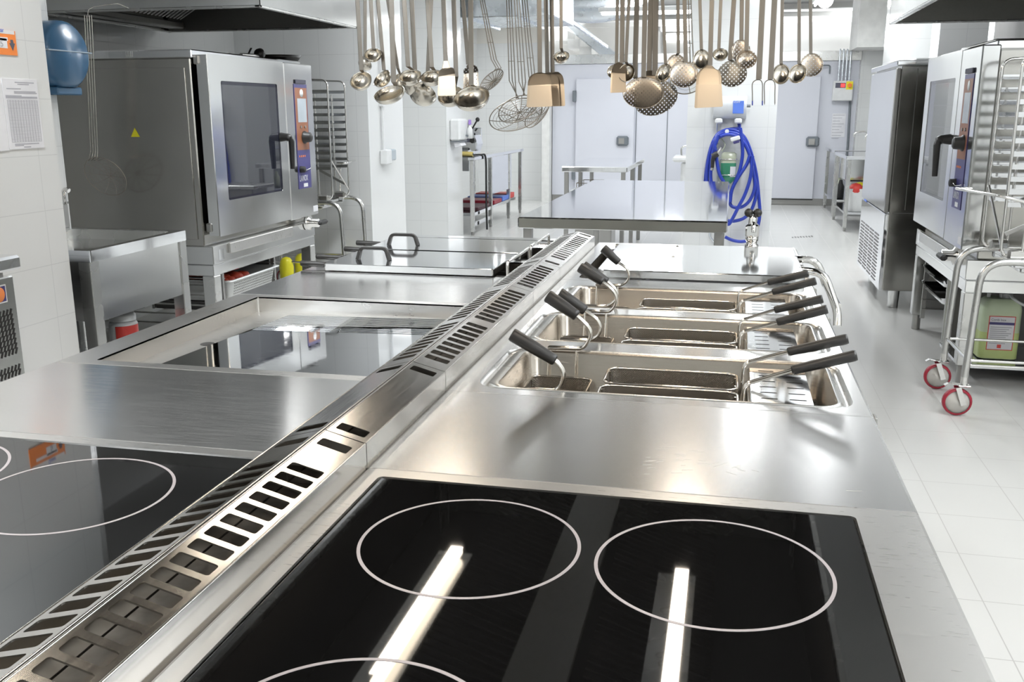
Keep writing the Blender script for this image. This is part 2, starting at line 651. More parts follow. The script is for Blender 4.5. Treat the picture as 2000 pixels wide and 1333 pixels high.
def cold_door(x0, x1, xl, lab):
    d = thing('cold_room_door', lab, 'door', ((x0 + x1) / 2, YC - .03, .1))
    part(d, 'door_leaf', MB().box(x0, x1, YC - .06, YC - .008, .1, 1.9, .008), M['coldroom'])
    part(d, 'kick_strip', MB().box(x0, x1, YC - .066, YC - .06, .085, .1), M['void'])
    h = part(d, 'door_handle', MB().box(xl - .095, xl + .095, YC - .12, YC - .06, .88, 1.03, .025), M['lockgrey'])
    part(h, 'keyhole_plate', MB().box(xl - .06, xl + .03, YC - .128, YC - .12, .91, 1.0, .004), M['steel_dull'])
    for z in (1.55, .35):
        part(d, 'hinge', MB().box(x0 - .05, x0 + .01, YC - .085, YC - .02, z, z + .17, .008), M['lockgrey'])


cold_door(-2.40, -1.48, -1.65, 'white cold room door with grey lock behind the small far table')
cold_door(.60, 1.25, 1.19, 'white cold room door with grey lock right of the tiled pier')

# control box, paper and conduits beside the right hand door
b = thing('control_box', 'grey control box with red digits and yellow knob beside the right cold room door', 'control box', (1.56, YC - .12, 1.55))
p0, p1 = at(1628, 158, Y, YC - .12), at(1664, 197, Y, YC - .12)
part(b, 'case', MB().box(p0.x, p1.x, YC - .14, YC, p1.z, p0.z, .01), M['white'])
part(b, 'display_panel', MB().box(p0.x + .03, p0.x + .17, YC - .146, YC - .14, p0.z - .1, p0.z - .03), M['inkd'])
part(b, 'red_display', MB().box(p0.x + .105, p0.x + .16, YC - .15, YC - .146, p0.z - .09, p0.z - .04), M['redled'], 'glowing red display')
k = part(b, 'knob_plate', MB().box(p1.x - .1, p1.x - .005, YC - .146, YC - .14, p0.z - .125, p0.z - .01, .002), M['yellow'])
part(k, 'knob', MB().cyl((p1.x - .052, YC - .146, p0.z - .067), (p1.x - .052, YC - .18, p0.z - .067), .03), M['orange'])
for i, px in enumerate((1641, 1648, 1655, 1662)):
    a = at(px, 104, Y, YC - .04)
    c = at(px, 158, Y, YC - .07)
    solo('cable_conduit', MB().tube(fillet([(a.x, YC + .03, a.z + .02), (a.x, YC - .05, a.z + .06), (a.x, YC - .06, a.z - .1), (a.x, YC - .06, p0.z - .003)], .03), .014, 8), M['galv'],
         'grey %s conduit dropping from the steel strip into the control box' % ('leftmost', 'second from left', 'third from left', 'rightmost')[i], 'conduit', (a.x, YC - .06, p0.z), 'cable conduits above the control box')
a, c = at(1626, 222, Y, YC), at(1649, 268, Y, YC)
n = thing('notice_sheet', 'faint white printed notice stuck below the control box', 'notice', (a.x, YC, c.z))
part(n, 'sheet', MB().box(a.x, c.x, YC - .004, YC - .001, c.z, a.z), M['paper'])
mb = MB()
for i in range(9):
    z = a.z - .02 - i * .042
    mb.box(a.x + .01, c.x - .02 - .03 * (i % 3), YC - .0052, YC - .004, z - .006, z)
part(n, 'printed_lines', mb, M['ink'])
# small black lever left of the box at the top
solo('pull_lever', MB().tube(fillet([(1.22, YC - .03, 2.02), (1.22, YC - .1, 2.05), (1.36, YC - .1, 2.05), (1.36, YC - .1, 1.93)], .03), .012), M['lockgrey'],
     'thin grey pull lever above the right cold room door', 'lever', (1.22, YC - .05, 2.0))
solo('grey_pipe', MB().tube([at(1661, 190, Y, 15.183), at(1654, 318, Y, 15.183)], .018), M['lockgrey'], 'thin dark pipe running down beside the control box', 'pipe', tuple(at(1654, 318, Y, 15.183)))

# ------------------------------------------------------------------ staircase, ducts above the cold room
st = thing('staircase', 'grey metal staircase seen from below above the cold room', 'staircase', (-1.6, 17.9, 2.27))
a, c = at(1090, 26, Y, 17.6), at(1196, 112, Y, 17.6)
part(st, 'stringer', MB().strap([a, c], .20, .05, (0, 0, 1)), M['galv'])
a2, c2 = at(1090, 70, Y, 18.1), at(1190, 118, Y, 18.1)
for i in range(5):
    q = at(1100 + i * 23, 62 + i * 15, Y, 17.8)
    part(st, 'step', MB().box(q.x - .11, q.x + .11, 17.65, 18.5, q.z - .17, q.z, .004), M['whitep'])
dk = thing('ventilation_duct', 'wide galvanised air duct under the ceiling behind the hanging ladles', 'duct', (-2.7, 11.5, 2.5))
a, c = at(758, 42, Y, 10.8), at(1098, 42, Y, 10.8)
part(dk, 'duct_body', MB().box(a.x, c.x - .1, 10.8, 12.2, a.z + .02, CEIL - .002, .01), M['galv'])
for q in (a.x + .35, a.x + .95, c.x - .5):
    part(dk, 'flange', MB().box(q, q + .03, 10.77, 12.23, a.z - .01, CEIL - .004, .004), M['galv'])
dk = thing('round_duct', 'pale round duct elbow under the ceiling beside the staircase', 'duct', (-1.6, 13.3, 2.6))
part(dk, 'pipe', MB().tube(spline([(-3.2, 13.9, 2.80), (-2.4, 13.8, 2.80), (-1.9, 13.8, 2.77), (-1.5, 13.8, 2.86), (-1.1, 13.8, 3.04)], 6), .17, 20), M['galv'])
for i, (pa, pb) in enumerate((((1093, 26), (1186, 92)), ((771, 26), (832, 41)), ((868, 20), (905, 42)))):
    q0, q1 = at(*pa, Y, 12.6), at(*pb, Y, 14.2)
    solo('hanger_rail', MB().strap([q0, q1], .05, .03, (0, 0, 1)), M['galv'], ('long grey steel rail sloping down towards the staircase', 'grey hanger rail under the duct at its left end', 'short grey hanger rail under the middle of the duct')[i], 'rail', tuple(q1))

# ------------------------------------------------------------------ lamps
def area(name, loc, sx, sy, power, col, rot=(0, 0, 0)):
    l = bpy.data.lights.new(name, 'AREA')
    l.shape = 'RECTANGLE'
    l.size, l.size_y = sx, sy
    l.energy = power
    l.color = col
    o = bpy.data.objects.new(name, l)
    COL.objects.link(o)
    o.location, o.rotation_euler = loc, rot
    return o


CW = (.93, .97, 1)


def batten(x, y, power, lab, z=CEIL, along='x', L=1.3, group='ceiling light fittings'):
    far = y > 17
    z -= .4 if far else .22
    f = thing('ceiling_light', lab, 'light fitting', (x, y, z - .08), group)
    for q in (-.4, .4):
        dx, dy = (q, 0) if along == 'x' else (0, q)
        part(f, 'rod', MB().cyl((x + dx, y + dy, z - .004), (x + dx, y + dy, CEIL - .0005), .006, n=8), M['white'])
    hx, hy = (L / 2, .09) if along == 'x' else (.09, L / 2)
    part(f, 'housing', MB().box(x - hx, x + hx, y - hy, y + hy, z - .06, z - .002, .01), M['white'])
    for sgn in (-1, 1):
        dx, dy = (0, .045 * sgn) if along == 'x' else (.045 * sgn, 0)
        e = (hx - .04, 0) if along == 'x' else (0, hy - .04)
        part(f, 'tube', MB().cyl((x + dx - e[0], y + dy - e[1], z - .078), (x + dx + e[0], y + dy + e[1], z - .078), .016, n=10), M['cool'])
    area('batten_light', (x, y, z - .11), hx * 1.8, hy * 1.8, power * .72, CW)
    area('batten_fill_up', (x, y, z + .01), hx * 1.8, hy * 1.8, power * (1.6 if far else .7), CW, (PI, 0, 0))  # upward fill added to brighten the ceiling, strongest at the far end


for i, (x, y, p) in enumerate(((-1.9, 5.7, 62), (.22, 7.9, 34), (-1.8, 9.2, 42), (1.0, 9.2, 40), (-1.2, 13.6, 38), (1.0, 12.6, 44), (-3.3, 13.2, 30), (-1.95, -.6, 48), (1.6, -1.2, 34), (1.75, 1.4, 50), (-1.98, 1.9, 40), (-.2, 17.6, 80), (-3.6, 17.4, 50), (2.1, 17.4, 50), (1.75, 3.3, 34))):  # near aisle fittings are unseen, added to brighten left wall and right floor
    if p:
        batten(x, y, p * 1.0, 'white twin-tube ceiling light', along='y' if i not in (4, 11) else 'x')
# the lit batten and white unit on the far upper wall
ac = thing('wall_light', 'lit white tube light under a white box on the far upper wall', 'light fitting', (0, 18.8, 2.55))
a, c = at(1290, 40, Y, 18.8), at(1482, 96, Y, 18.8)
part(ac, 'white_box', MB().box(a.x, c.x + .1, 18.65, 18.88, at(1300, 62, Y, 18.8).z, a.z - .05, .02), M['white'])
part(ac, 'backplate', MB().box(a.x + .05, c.x - .2, 18.8, 18.88, c.z - .05, at(1300, 64, Y, 18.8).z, .01), M['steel_dull'])
z = at(1390, 72, Y, 18.72).z
part(ac, 'tube', MB().cyl((a.x + .12, 18.72, z), (c.x - .2, 18.72, z), .045, n=12), emit('bright_tube', (1, 1, 1), 12))
part(ac, 'end_cap', MB().box(c.x - .2, c.x + .02, 18.66, 18.82, c.z - .02, z + .1, .02), M['white'])
area('wall_tube_light', (.5 * (a.x + c.x), 18.55, z), 1.7, .12, 14, CW, (PI / 2, 0, PI))
for i, (px, py, y) in enumerate(((1612, 0, 13.2), (1797, 50, 11.6))):
    q = at(px, py, Y, y)
    g = thing('globe_lamp', ('round white globe lamp on the ceiling above the right cold room door', 'round white globe lamp half hidden behind the right extractor hood')[i], 'lamp', tuple(q))
    part(g, 'globe', MB().sphere(q, .1 if i == 0 else .07, 16), emit('globe_light_%d' % i, (1, .97, .93), 5))
    part(g, 'stem', MB().cyl((q.x, q.y, q.z + .09), (q.x, q.y, CEIL - .001), .012), M['white'])

# ------------------------------------------------------------------ hood over the island (out of frame above, lights the cooking block)
hd = thing('island_hood', 'long steel extractor hood with warm tubes above the cooking island', 'extractor hood', (-.53, 1.9, 2.05))
HX0, HX1, HY0, HY1, HZ = -1.5, .42, -.1, 4.62, 2.06
mb = MB()
mb.box(HX0, HX0 + .02, HY0, HY1, HZ, 2.5)
mb.box(HX1 - .02, HX1, HY0, HY1, HZ, 2.5)
mb.box(HX0, HX1, HY0, HY0 + .02, HZ, 2.5)
mb.box(HX0, HX1, HY1 - .02, HY1, HZ, 2.5)
part(hd, 'skirt', mb, M['steel'])
mb = MB().box(HX0, HX1, HY0, HY1, 2.5, 2.52)
mb.box(HX0 + .021, HX0 + .026, HY0 + .03, HY1 - .03, 2.08, 2.49)
mb.box(HX1 - .026, HX1 - .021, HY0 + .03, HY1 - .03, 2.08, 2.49)
part(hd, 'liner', mb, M['void'])  # roof blackened and side liners added, darkening the hob's reflection of the hood
part(hd, 'centre_panel', MB().box(-.62, -.42, HY0 + .02, HY1 - .02, 2.14, 2.16), M['steel_dark'])
for x0, x1 in ((-.42, .06), (-1.0, -.62)):
    mb = MB()
    for i in range(94):
        y = HY0 + .1 + i * .048
        mb.obox(((x0 + x1) / 2, y, 2.26), ((1, 0, .35), (0, 1, .4), (0, -.4, 1)), (abs(x1 - x0) / 2 * .9, .017, .002))
    part(hd, 'grease_filter', mb, plain('blackened_filter', (.012, .010, .008), .6))  # filter colour blackened to dim the hob's reflection of the hood
mb = MB()
for x in (-.98, -.10):
    for y0 in (.55, 2.42):  # nearer pair of tubes is unseen, added for warm foreground light
        t = part(hd, 'lamp_tray', MB().box(x - .09, x + .05, y0 - .03, y0 + .96, 2.125, 2.14), M['steel'])
        part(t, 'tube', MB().cyl((x, y0, 2.10), (x, y0 + .92, 2.10), .02, n=12), M['warm'])
        area('hood_light', (x, y0 + .46, 2.075), .05, .9, 4.5, (1, .88, .74))
part(hd, 'chimney', MB().box(-.9, -.2, 1.5, 2.3, 2.52, CEIL - .002), M['steel'])

S.world = bpy.data.worlds.new('world')
S.world.use_nodes = True
S.world.node_tree.nodes['Background'].inputs[0].default_value = (.8, .85, .9, 1)
S.world.node_tree.nodes['Background'].inputs[1].default_value = .25
vs = S.view_settings
vs.view_transform = 'Standard'
vs.look = 'None'
vs.gamma = 1
vs.exposure = 0
vs.use_curve_mapping = False
S.cycles.use_denoising = True
S.cycles.max_bounces = 10
S.cycles.diffuse_bounces = 4
S.cycles.glossy_bounces = 6
S.cycles.transmission_bounces = 6
S.cycles.transparent_max_bounces = 16
S.cycles.caustics_reflective = False
S.cycles.sample_clamp_indirect = 4
# ================================================================== the cooking island
ZT = .90
XR, XFR, XFL, XL = .259, -.4905, -.6195, -1.345


def top_sheet(mb, x0, x1, y0, y1, cells, e=.006, skirt=.05, z=ZT):
    """worktop: plate with holes, rolled edge and skirt"""
    lo = [(x0 + e, x1 - e, y0 + .001, y1 - .001, z), (x0 + e * .3, x1 - e * .3, y0 + .0006, y1 - .0006, z - e * .3), (x0, x1, y0 + .0006, y1 - .0006, z - e), (x0, x1, y0 + .0006, y1 - .0006, z - skirt)]
    mb.loft([[V((a, c, h)), V((b, c, h)), V((b, d, h)), V((a, d, h))] for a, b, c, d, h in lo], smooth=False)
    if cells is None:
        cells = [(x0 + e, x1 - e, y0 + .001, y1 - .001, None)]
    mb.plate((0, 0, z), (1, 0, 0), (0, 1, 0), cells, .004, 4)


def cabinet(t, x0, x1, y0, y1, top=.845):
    part(t, 'cabinet_body', MB().box(x0 + .012, x1 - .012, y0 + .002, y1 - .002, .12, top, .003), M['steel'])
    part(t, 'plinth', MB().box(x0 + .06, x1 - .06, y0 + .004, y1 - .004, .002, .12), M['steel_dull'])


def annulus(mb, cx, cy, r, w, z, h, n=96):
    L = []
    for rr, zz in ((r - w / 2, z), (r - w / 2, z + h), (r + w / 2, z + h), (r + w / 2, z)):
        L.append([V((cx + rr * math.cos(2 * PI * k / n), cy + rr * math.sin(2 * PI * k / n), zz)) for k in range(n)])
    mb.loft(L[::-1], smooth=False)


def hob(lab, x0, x1, y0, y1, g, zones):
    t = thing('induction_hob', lab, 'hob', ((x0 + x1) / 2, (y0 + y1) / 2, 0))
    cabinet(t, x0, x1, y0, y1)
    mb = MB()
    e = .006
    top_sheet(mb, x0, x1, y0, y1, [(x0 + e, x1 - e, y0 + .001, y1 - .001, (g[0], g[1], g[2], g[3], .008))])
    part(t, 'steel_surround', mb, M['steel_frame'])
    gl = part(t, 'glass_plate', MB().box(g[0] + .001, g[1] - .001, g[2] + .001, g[3] - .001, ZT - .012, ZT - .0012, .003), M['hobglass'])
    for cx, cy, r in zones:
        mb = MB()
        annulus(mb, cx, cy, r, .0042, ZT - .0012, .0003)
        part(gl, 'zone_ring', mb, M['ring'])


hob('black ceramic hob in the right foreground with complete white zone rings', XFR, XR, .413, 1.2125, (-.4615, .1775, .452, 1.1845),
    [(-.281, 1.006, .131), (.0035, 1.003, .131), (-.281, .62, .131), (.0035, .62, .131)])
hob('black ceramic hob in the left foreground reflecting the pale wall', XL, XFL, .44, 1.2385, (-1.316, -.652, .48, 1.214),
    [(-.848, 1.04, .131), (-1.13, 1.055, .131), (-.848, .64, .131), (-1.13, .64, .131)])


def neutral(lab, x0, x1, y0, y1, mat='steel_top'):  # strip added to carry the dark reflection as colour
    t = thing('neutral_worktop_unit', lab, 'worktop unit', ((x0 + x1) / 2, (y0 + y1) / 2, 0))
    cabinet(t, x0, x1, y0, y1)
    mb = MB()
    top_sheet(mb, x0, x1, y0, y1, None)
    part(t, 'worktop', mb, M[mat])
    return t


nt_ = neutral('scratched plain steel worktop between the right hob and the frying basins', XFR, XR, 1.2135, 1.6125, 'steel_worn')
rg = random.Random(11)
mb = MB()
for cx, cy, ang, n, L in ((1330, 885, .1, 16, .02), (1300, 905, .3, 14, .015), (1470, 905, -.5, 4, .02), (1400, 925, .9, 3, .03), (1420, 965, 1.9, 2, .04), (1700, 980, .2, 3, .02)):
    for i in range(n):
        q = at(cx + rg.uniform(-45, 45), cy + rg.uniform(-22, 22), Z, ZT)
        if q.y < 1.225:
            continue
        a = ang + rg.uniform(-.12, .12)
        l_ = L * rg.uniform(.4, 1.1)
        mb.obox((q.x, q.y, ZT + .00012), ((math.cos(a), math.sin(a), 0), (-math.sin(a), math.cos(a), 0), (0, 0, 1)), (l_ / 2, .00035, .0001))
part(nt_, 'scratch_marks', mb, plain('bright_scratch', (.75, .74, .70), .45, .6))
neutral('plain steel worktop between the left hob and the griddle', XL, XFL, 1.2395, 1.6395)
neutral('plain steel worktop between the griddle and the two lidded fryers', XL, XFL, 2.4125, 2.8145)

# ---- griddle
GY0, GY1 = 1.6405, 2.4115
t = thing('griddle', 'sunken chrome griddle with ribbed back half and a round drain hole', 'griddle', (-.98, 2.0, 0))
cabinet(t, XL, XFL, GY0, GY1, .80)
mb = MB()
gx0, gx1, gy0, gy1 = -1.267, -.64, 1.672, 2.38
top_sheet(mb, XL, XFL, GY0, GY1, [(XL + .006, XFL - .006, GY0 + .001, GY1 - .001, (gx0, gx1, gy0, gy1, .004))])
mb.loft([rrect(gx0, gx1, gy0, gy1, ZT, .004), rrect(gx0, gx1, gy0, gy1, .858, .004)][::-1], smooth=False)
part(t, 'splash_surround', mb, M['steel_frame'])
part(t, 'trough', MB().box(gx0 - .004, gx1 + .004, gy0 - .004, gy1 + .004, .83, .8585), M['steel_frame'])
part(t, 'drain_hole', MB().cyl((-1.205, 2.0, .8585), (-1.205, 2.0, .8592), .017, n=24), M['void'])


def incline(mb):
    for q in mb.v:
        q.z += -.0115 * (q.y - 2.02) / .34 + .005 * (q.x + .9) / .26
    return mb


part(t, 'cooking_plate', incline(MB().box(-1.165, gx1 - .004, gy0 + .004, gy1 - .03, .8675, .875, .003)), M['griddle'])
mb = MB()
for i in range(15):
    y = 2.14 + i * .0145
    mb.prism([(-1.158, y - .0042, .875), (-1.158, y + .0042, .875), (-1.158, y + .0032, .8757), (-1.158, y - .0032, .8757)], (gx1 + 1.150, 0, 0))
part(t, 'rib', incline(mb), M['griddle'])

# ---- flue covers along the middle
def slope(side, z=0):
    """local frame of a sloping flue panel: origin at ridge, u along +y, v down the slope"""
    xr, zr = (-.5525, .9525) if side > 0 else (-.5575, .9525)
    xe, ze = (XFR - .002, .9365) if side > 0 else (XFL + .002, .9365)
    return V((xr, 0, zr)), V((xe - xr, 0, ze - zr))


def flue(lab, y0, y1, slots):
    t = thing('flue_cover', lab, 'flue cover', (-.555, (y0 + y1) / 2, .9), 'flue covers down the middle of the island')
    g = .0012
    y0, y1 = y0 + g, y1 - g
    mb = MB()
    for x, s_ in ((XFR, 1), (XFL, -1)):
        mb.box(x - (.002 if s_ > 0 else 0), x + (0 if s_ > 0 else .002), y0, y1, ZT - .04, .9355)
        mb.tube([(x - .002 * s_, y0, .9355), (x - .002 * s_, y1, .9355)], .002, 8)
    for yy in (y0, y1 - .0015):
        mb.prism([(XFR - .002, yy, .895), (XFR - .002, yy, .9355), (-.5525, yy, .951), (-.5575, yy, .951), (XFL + .002, yy, .9355), (XFL + .002, yy, .895)], (0, .0015, 0))
    part(t, 'side_casing', mb, M['steel_flue'])
    for side in (1, -1):
        o, dv = slope(side)
        W = dv.length
        cells = []
        cur = y0
        sl = sorted(slots)
        for i, (c, w) in enumerate(sl):
            nxt = (c + sl[i + 1][0]) / 2 if i + 1 < len(sl) else min(c + w / 2 + .012, y1)
            st = cur
            if i == 0:
                st = max(y0, c - w / 2 - .012)
                cells.append((y0, st, 0, W, None))
            cells.append((st, nxt, 0, W, (c - w / 2, c + w / 2, .008, W - .008, .0035)))
            cur = nxt
        cells.append((cur, y1, 0, W, None))
        mb = MB()
        if side > 0:
            # u x v must point up
            cells = [(-b, -a, c, d, (-h[1], -h[0], h[2], h[3], h[4]) if h else None) for a, b, c, d, h in cells]
            mb.plate(o, (0, -1, 0), dv, cells, .002)
        else:
            mb.plate(o, (0, 1, 0), dv, cells, .002)
        mb.tube([o + V((0, y0, -.0005)), o + V((0, y1, -.0005))], .0016, 8)
        part(t, 'slotted_panel', mb, M['steel_flue'])
    part(t, 'duct_floor', MB().box(XFL + .004, XFR - .004, y0, y1, .862, .866), M['soot'])
    part(t, 'duct_body', MB().box(XFL + .003, XFR - .003, y0, y1, .002, .861), M['steel_dull'])


P = .0338
flue('nearest flue cover, between the two hobs, with wide slots', .2, 1.213, [(1.174, .026)] + [(1.078 - P * i, .0235) for i in range(24)])
flue('flue cover between the two plain worktops, plain but for a slot at each end', 1.213, 1.61, [(1.243, .026), (1.578, .026)])
flue('long flue cover beside the griddle with two banks of slots', 1.61, 2.42, [(1.665 + .0365 * i, .0245) for i in range(9)] + [(2.03 + .0365 * i, .0245) for i in range(10)])
flue('short flue cover beside the third basin with nine slots', 2.42, 2.833, [(2.47 + .0375 * i, .0245) for i in range(9)])
flue('farthest flue cover, beside the lidded fryers', 2.833, 3.6, [(2.872, .026)] + [(2.975 + .0395 * i, .0245) for i in range(14)] + [(3.565, .026)])
# ------------------------------------------------------------------ frying / boiling basins on the right
WX0, WX1 = -.405, .203          # well in x
PITCH_Y = .388
WY0, WY1 = 1.662, 1.945         # first well in y


def basin_unit(lab, y0, y1, wells):
    t = thing('basin_cooker', lab, 'basin cooker', (-.12, (y0 + y1) / 2, 0))
    cabinet(t, XFR, XR, y0, y1, .60)
    mb = MB()
    e = .006
    cells = []
    cur = y0 + .001
    for i, k in enumerate(wells):
        a, b = WY0 + PITCH_Y * k - .016, WY1 + PITCH_Y * k + .02
        nxt = y1 - .001 if i == len(wells) - 1 else (b + WY0 + PITCH_Y * wells[i + 1] - .016) / 2
        cells.append((XFR + e, XR - e, cur, nxt, (WX0 - .042, WX1 + .03, a, b, .05)))
        cur = nxt
    top_sheet(mb, XFR, XR, y0, y1, cells, skirt=.29)
    part(t, 'worktop', mb, M['steel_top'])
    for k in wells:
        d = PITCH_Y * k
        mb = MB()
        ox0, ox1, oy0, oy1 = WX0 - .042, WX1 + .03, WY0 - .016 + d, WY1 + .02 + d
        lo = []
        # pressed rim: groove, ridge, then the tub wall
        for ins, z, r in ((0, ZT - .0002, .05), (.004, ZT - .006, .047), (.012, ZT - .0085, .042), (.017, ZT - .004, .04), (.02, ZT + .0005, .038)):
            lo.append((ins, z, r))
        loops = [rrect(ox0 + i, ox1 - i, oy0 + min(i, .011), oy1 - min(i, .015), z, r, 6) for i, z, r in lo]
        loops.append(rrect(WX0 - .004, WX1 + .004, WY0 + d - .004, WY1 + d + .004, ZT + .0005, .034, 6))
        loops.append(rrect(WX0, WX1, WY0 + d, WY1 + d, ZT - .006, .03, 6))
        loops.append(rrect(WX0 + .004, WX1 - .004, WY0 + d + .003, WY1 + d - .003, .74, .03, 6))
        loops.append(rrect(WX0 + .03, WX1 - .03, WY0 + d + .03, WY1 + d - .03, .715, .03, 6))
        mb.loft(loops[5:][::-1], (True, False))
        part(t, 'tub', mb, M['tub_shaded'])
        part(t, 'pressed_rim', MB().loft(loops[:6][::-1]), M['steel'])
    part(t, 'joint_notch', MB().obox((XR + .001, y0 + .013, .885), ((1, 0, 0), (0, 1, 0), (0, 0, 1)), (.004, .012, .014), .003), M['steel_dull'])
    return t


basin_unit('double basin cooker with two deep steel wells and black gripped baskets', 1.6135, 2.4195, (0, 1))
basin_unit('single basin cooker, its well the farthest of the three', 2.4205, 2.8325, (2,))


def wire_basket(mbw, x0, x1, y0, y1, z, h, r=.0022, cr=.02):
    mbw.tube(rrect(x0, x1, y0, y1, z, cr, 4), r, 8, True)
    mbw.tube(rrect(x0 + .006, x1 - .006, y0 + .006, y1 - .006, z - h, cr, 4), r * .8, 6, True)
    for x in (x0 + .004, x1 - .004):
        for y in (y0 + .03, y1 - .03):
            mbw.tube([(x, y, z), (x, y, z - h)], r * .8, 6)


def bas_mesh(t, x0, x1, y0, y1, z, h, cr=.02):
    mb = MB()
    mb.loft([rrect(x0 + .008, x1 - .008, y0 + .008, y1 - .008, z - h, cr, 4), rrect(x0 + .003, x1 - .003, y0 + .003, y1 - .003, z - .001, cr, 4)])
    part(t, 'mesh_wall', mb, M['perf_v'])
    mb = MB()
    mb.add(rrect(x0 + .008, x1 - .008, y0 + .008, y1 - .008, z - h, cr, 4), [tuple(range(20))])
    part(t, 'mesh_bottom', mb, M['perf_h'])


def grip(t, p0, p1, r0, r1, lab=None):
    p0, p1 = V(p0), V(p1)
    d = p1 - p0
    L = d.length
    part(t, 'grip', MB().lathe(p0, d, [(0, 0), (r0 * .8, 0), (r0, L * .03), (r0 * 1.0, L * .1), ((r0 + r1) / 2 * 1.03, L * .5), (r1, L * .96), (r1 * .9, L), (0, L)], 16), M['black'], lab)


nth = ('nearest', 'middle', 'farthest')
# square baskets hung at the flue end; rod pixels and grip pixels surveyed on the plane y = const
SQ = [  # well, near/far, plane y, rod pixels from the basket to the grip, grip pixels
    (0, 0, 1.705, [(1005, 762), (1076, 765), (1090, 760), (1099, 742), (1098, 724), (1084, 706)], (1066, 694), (999, 653), .0125),
    (0, 1, 1.937, [(1072, 678), (1133, 680), (1144, 674), (1153.6, 655), (1150, 639), (1128, 617)], (1116, 610), (1069, 578), .0135),
    (1, 0, 2.095, [(1094, 664), (1150, 666), (1160, 662), (1169, 654), (1172, 640), (1164, 624), (1143, 608)], (1135, 603), (1092, 573), .0135),
    (1, 1, 2.33, [(1142, 607), (1190, 608), (1199, 600), (1204, 587), (1202, 575), (1193, 563), (1178, 551)], (1170, 547), (1132, 522), .0125),
    (2, 0, 2.48, [(1138, 598), (1185, 599), (1198, 591), (1205, 580), (1202, 567), (1186, 551)], (1178, 545), (1139, 518), .012),
    (2, 1, 2.715, [(1165, 556), (1212, 557), (1224, 550), (1229, 538), (1224, 524), (1209, 513)], (1202, 507), (1178, 485), .0125),
]
for k, far, yp, rod, g0, g1, gr in SQ:
    d = PITCH_Y * k
    lab = 'square fry basket with short black grip in the %s basin, %s side' % (nth[k], 'far' if far else 'near')
    x0, x1 = -.392, -.262
    y0, y1 = (1.812 + d, 1.928 + d) if far else (1.676 + d, 1.795 + d)
    z = .848
    t = thing('square_basket', lab, 'basket', ((x0 + x1) / 2, (y0 + y1) / 2, z - .12), 'square baskets hung at the flue end of the basins')
    mb = MB()
    wire_basket(mb, x0, x1, y0, y1, z, .10)
    yy = y1 if far else y0
    q0, q1 = at(*rod[0], Y, yp), at(*rod[1], Y, yp)
    for q in (q0, q1 - V((.008, 0, 0))):
        mb.tube(fillet([(q.x, yy, z), (q.x, yp if far else yp, q0.z - .01 if not far else q0.z), (q.x, yp - (.004 if far else -.004), q0.z)], .01), .0024, 8)
    part(t, 'wire_frame', mb, M['wire'])
    bas_mesh(t, x0, x1, y0, y1, z, .10)
    pts = [at(*p, Y, yp) for p in rod] + [at(*g0, Y, yp)]
    mb = MB()
    pth = [pts[0]] + spline(pts[1:], 5)
    mb.tube(pth, .0036, 8)
    mb.tube([p + V((0, .009 if not far else -.009, 0)) for p in pth], .0036, 8)
    part(t, 'handle_rod', mb, M['wire'])
    a, b = at(*rod[-1], Y, yp), at(*g1, Y, yp)
    grip(t, V((a.x, yp + (.0045 if not far else -.0045), a.z)), V((b.x, yp, b.z)), gr * .88, gr * 1.05)

LG = [  # long baskets: well, far, plane y, rod px start, rod px at the grip, grip end px
    (0, 1, 1.872, (1452, 710), (1538, 688), (1656, 662)),
    (0, 0, 1.735, (1453, 751), (1546, 724), (1673, 694)),
    (1, 1, 2.26, (1444, 627), (1512, 606), (1607, 584)),
    (1, 0, 2.123, (1445, 650), (1517, 630), (1616, 604)),
    (2, 1, 2.648, (1438, 570), (1499, 552), (1579, 534)),
    (2, 0, 2.511, (1444, 590), (1508, 571), (1594, 549)),
]
for k, far, yp, p0, p1, p2 in LG:
    d = PITCH_Y * k
    lab = 'long mesh fry basket with slim brown-black handle in the %s basin, %s side' % (nth[k], 'far' if far else 'near')
    x0, x1 = -.226, .036
    y0, y1 = (1.812 + d, 1.928 + d) if far else (1.676 + d, 1.795 + d)
    z = .875
    t = thing('long_basket', lab, 'basket', ((x0 + x1) / 2, (y0 + y1) / 2, z - .12), 'long mesh baskets in the basins')
    a, b, c = at(*p0, Y, yp), at(*p1, Y, yp), at(*p2, Y, yp)
    mb = MB()
    wire_basket(mb, x0, x1, y0, y1, z, .11, .0026, .022)
    part(t, 'wire_frame', mb, M['wire'])
    bas_mesh(t, x0, x1, y0, y1, z, .11, .022)
    mb = MB()
    for o in (-.006, .006):
        mb.tube(fillet([(x1 - .002, yp + o, z - .06), (max(a.x, x1 + .004), yp + o, z), (max(a.x, x1 + .004), yp + o, a.z), (b.x, yp + o, b.z)], .014), .0026, 8)
    part(t, 'handle_rod', mb, M['wire'])
    grip(t, b, c, .0088, .0105)

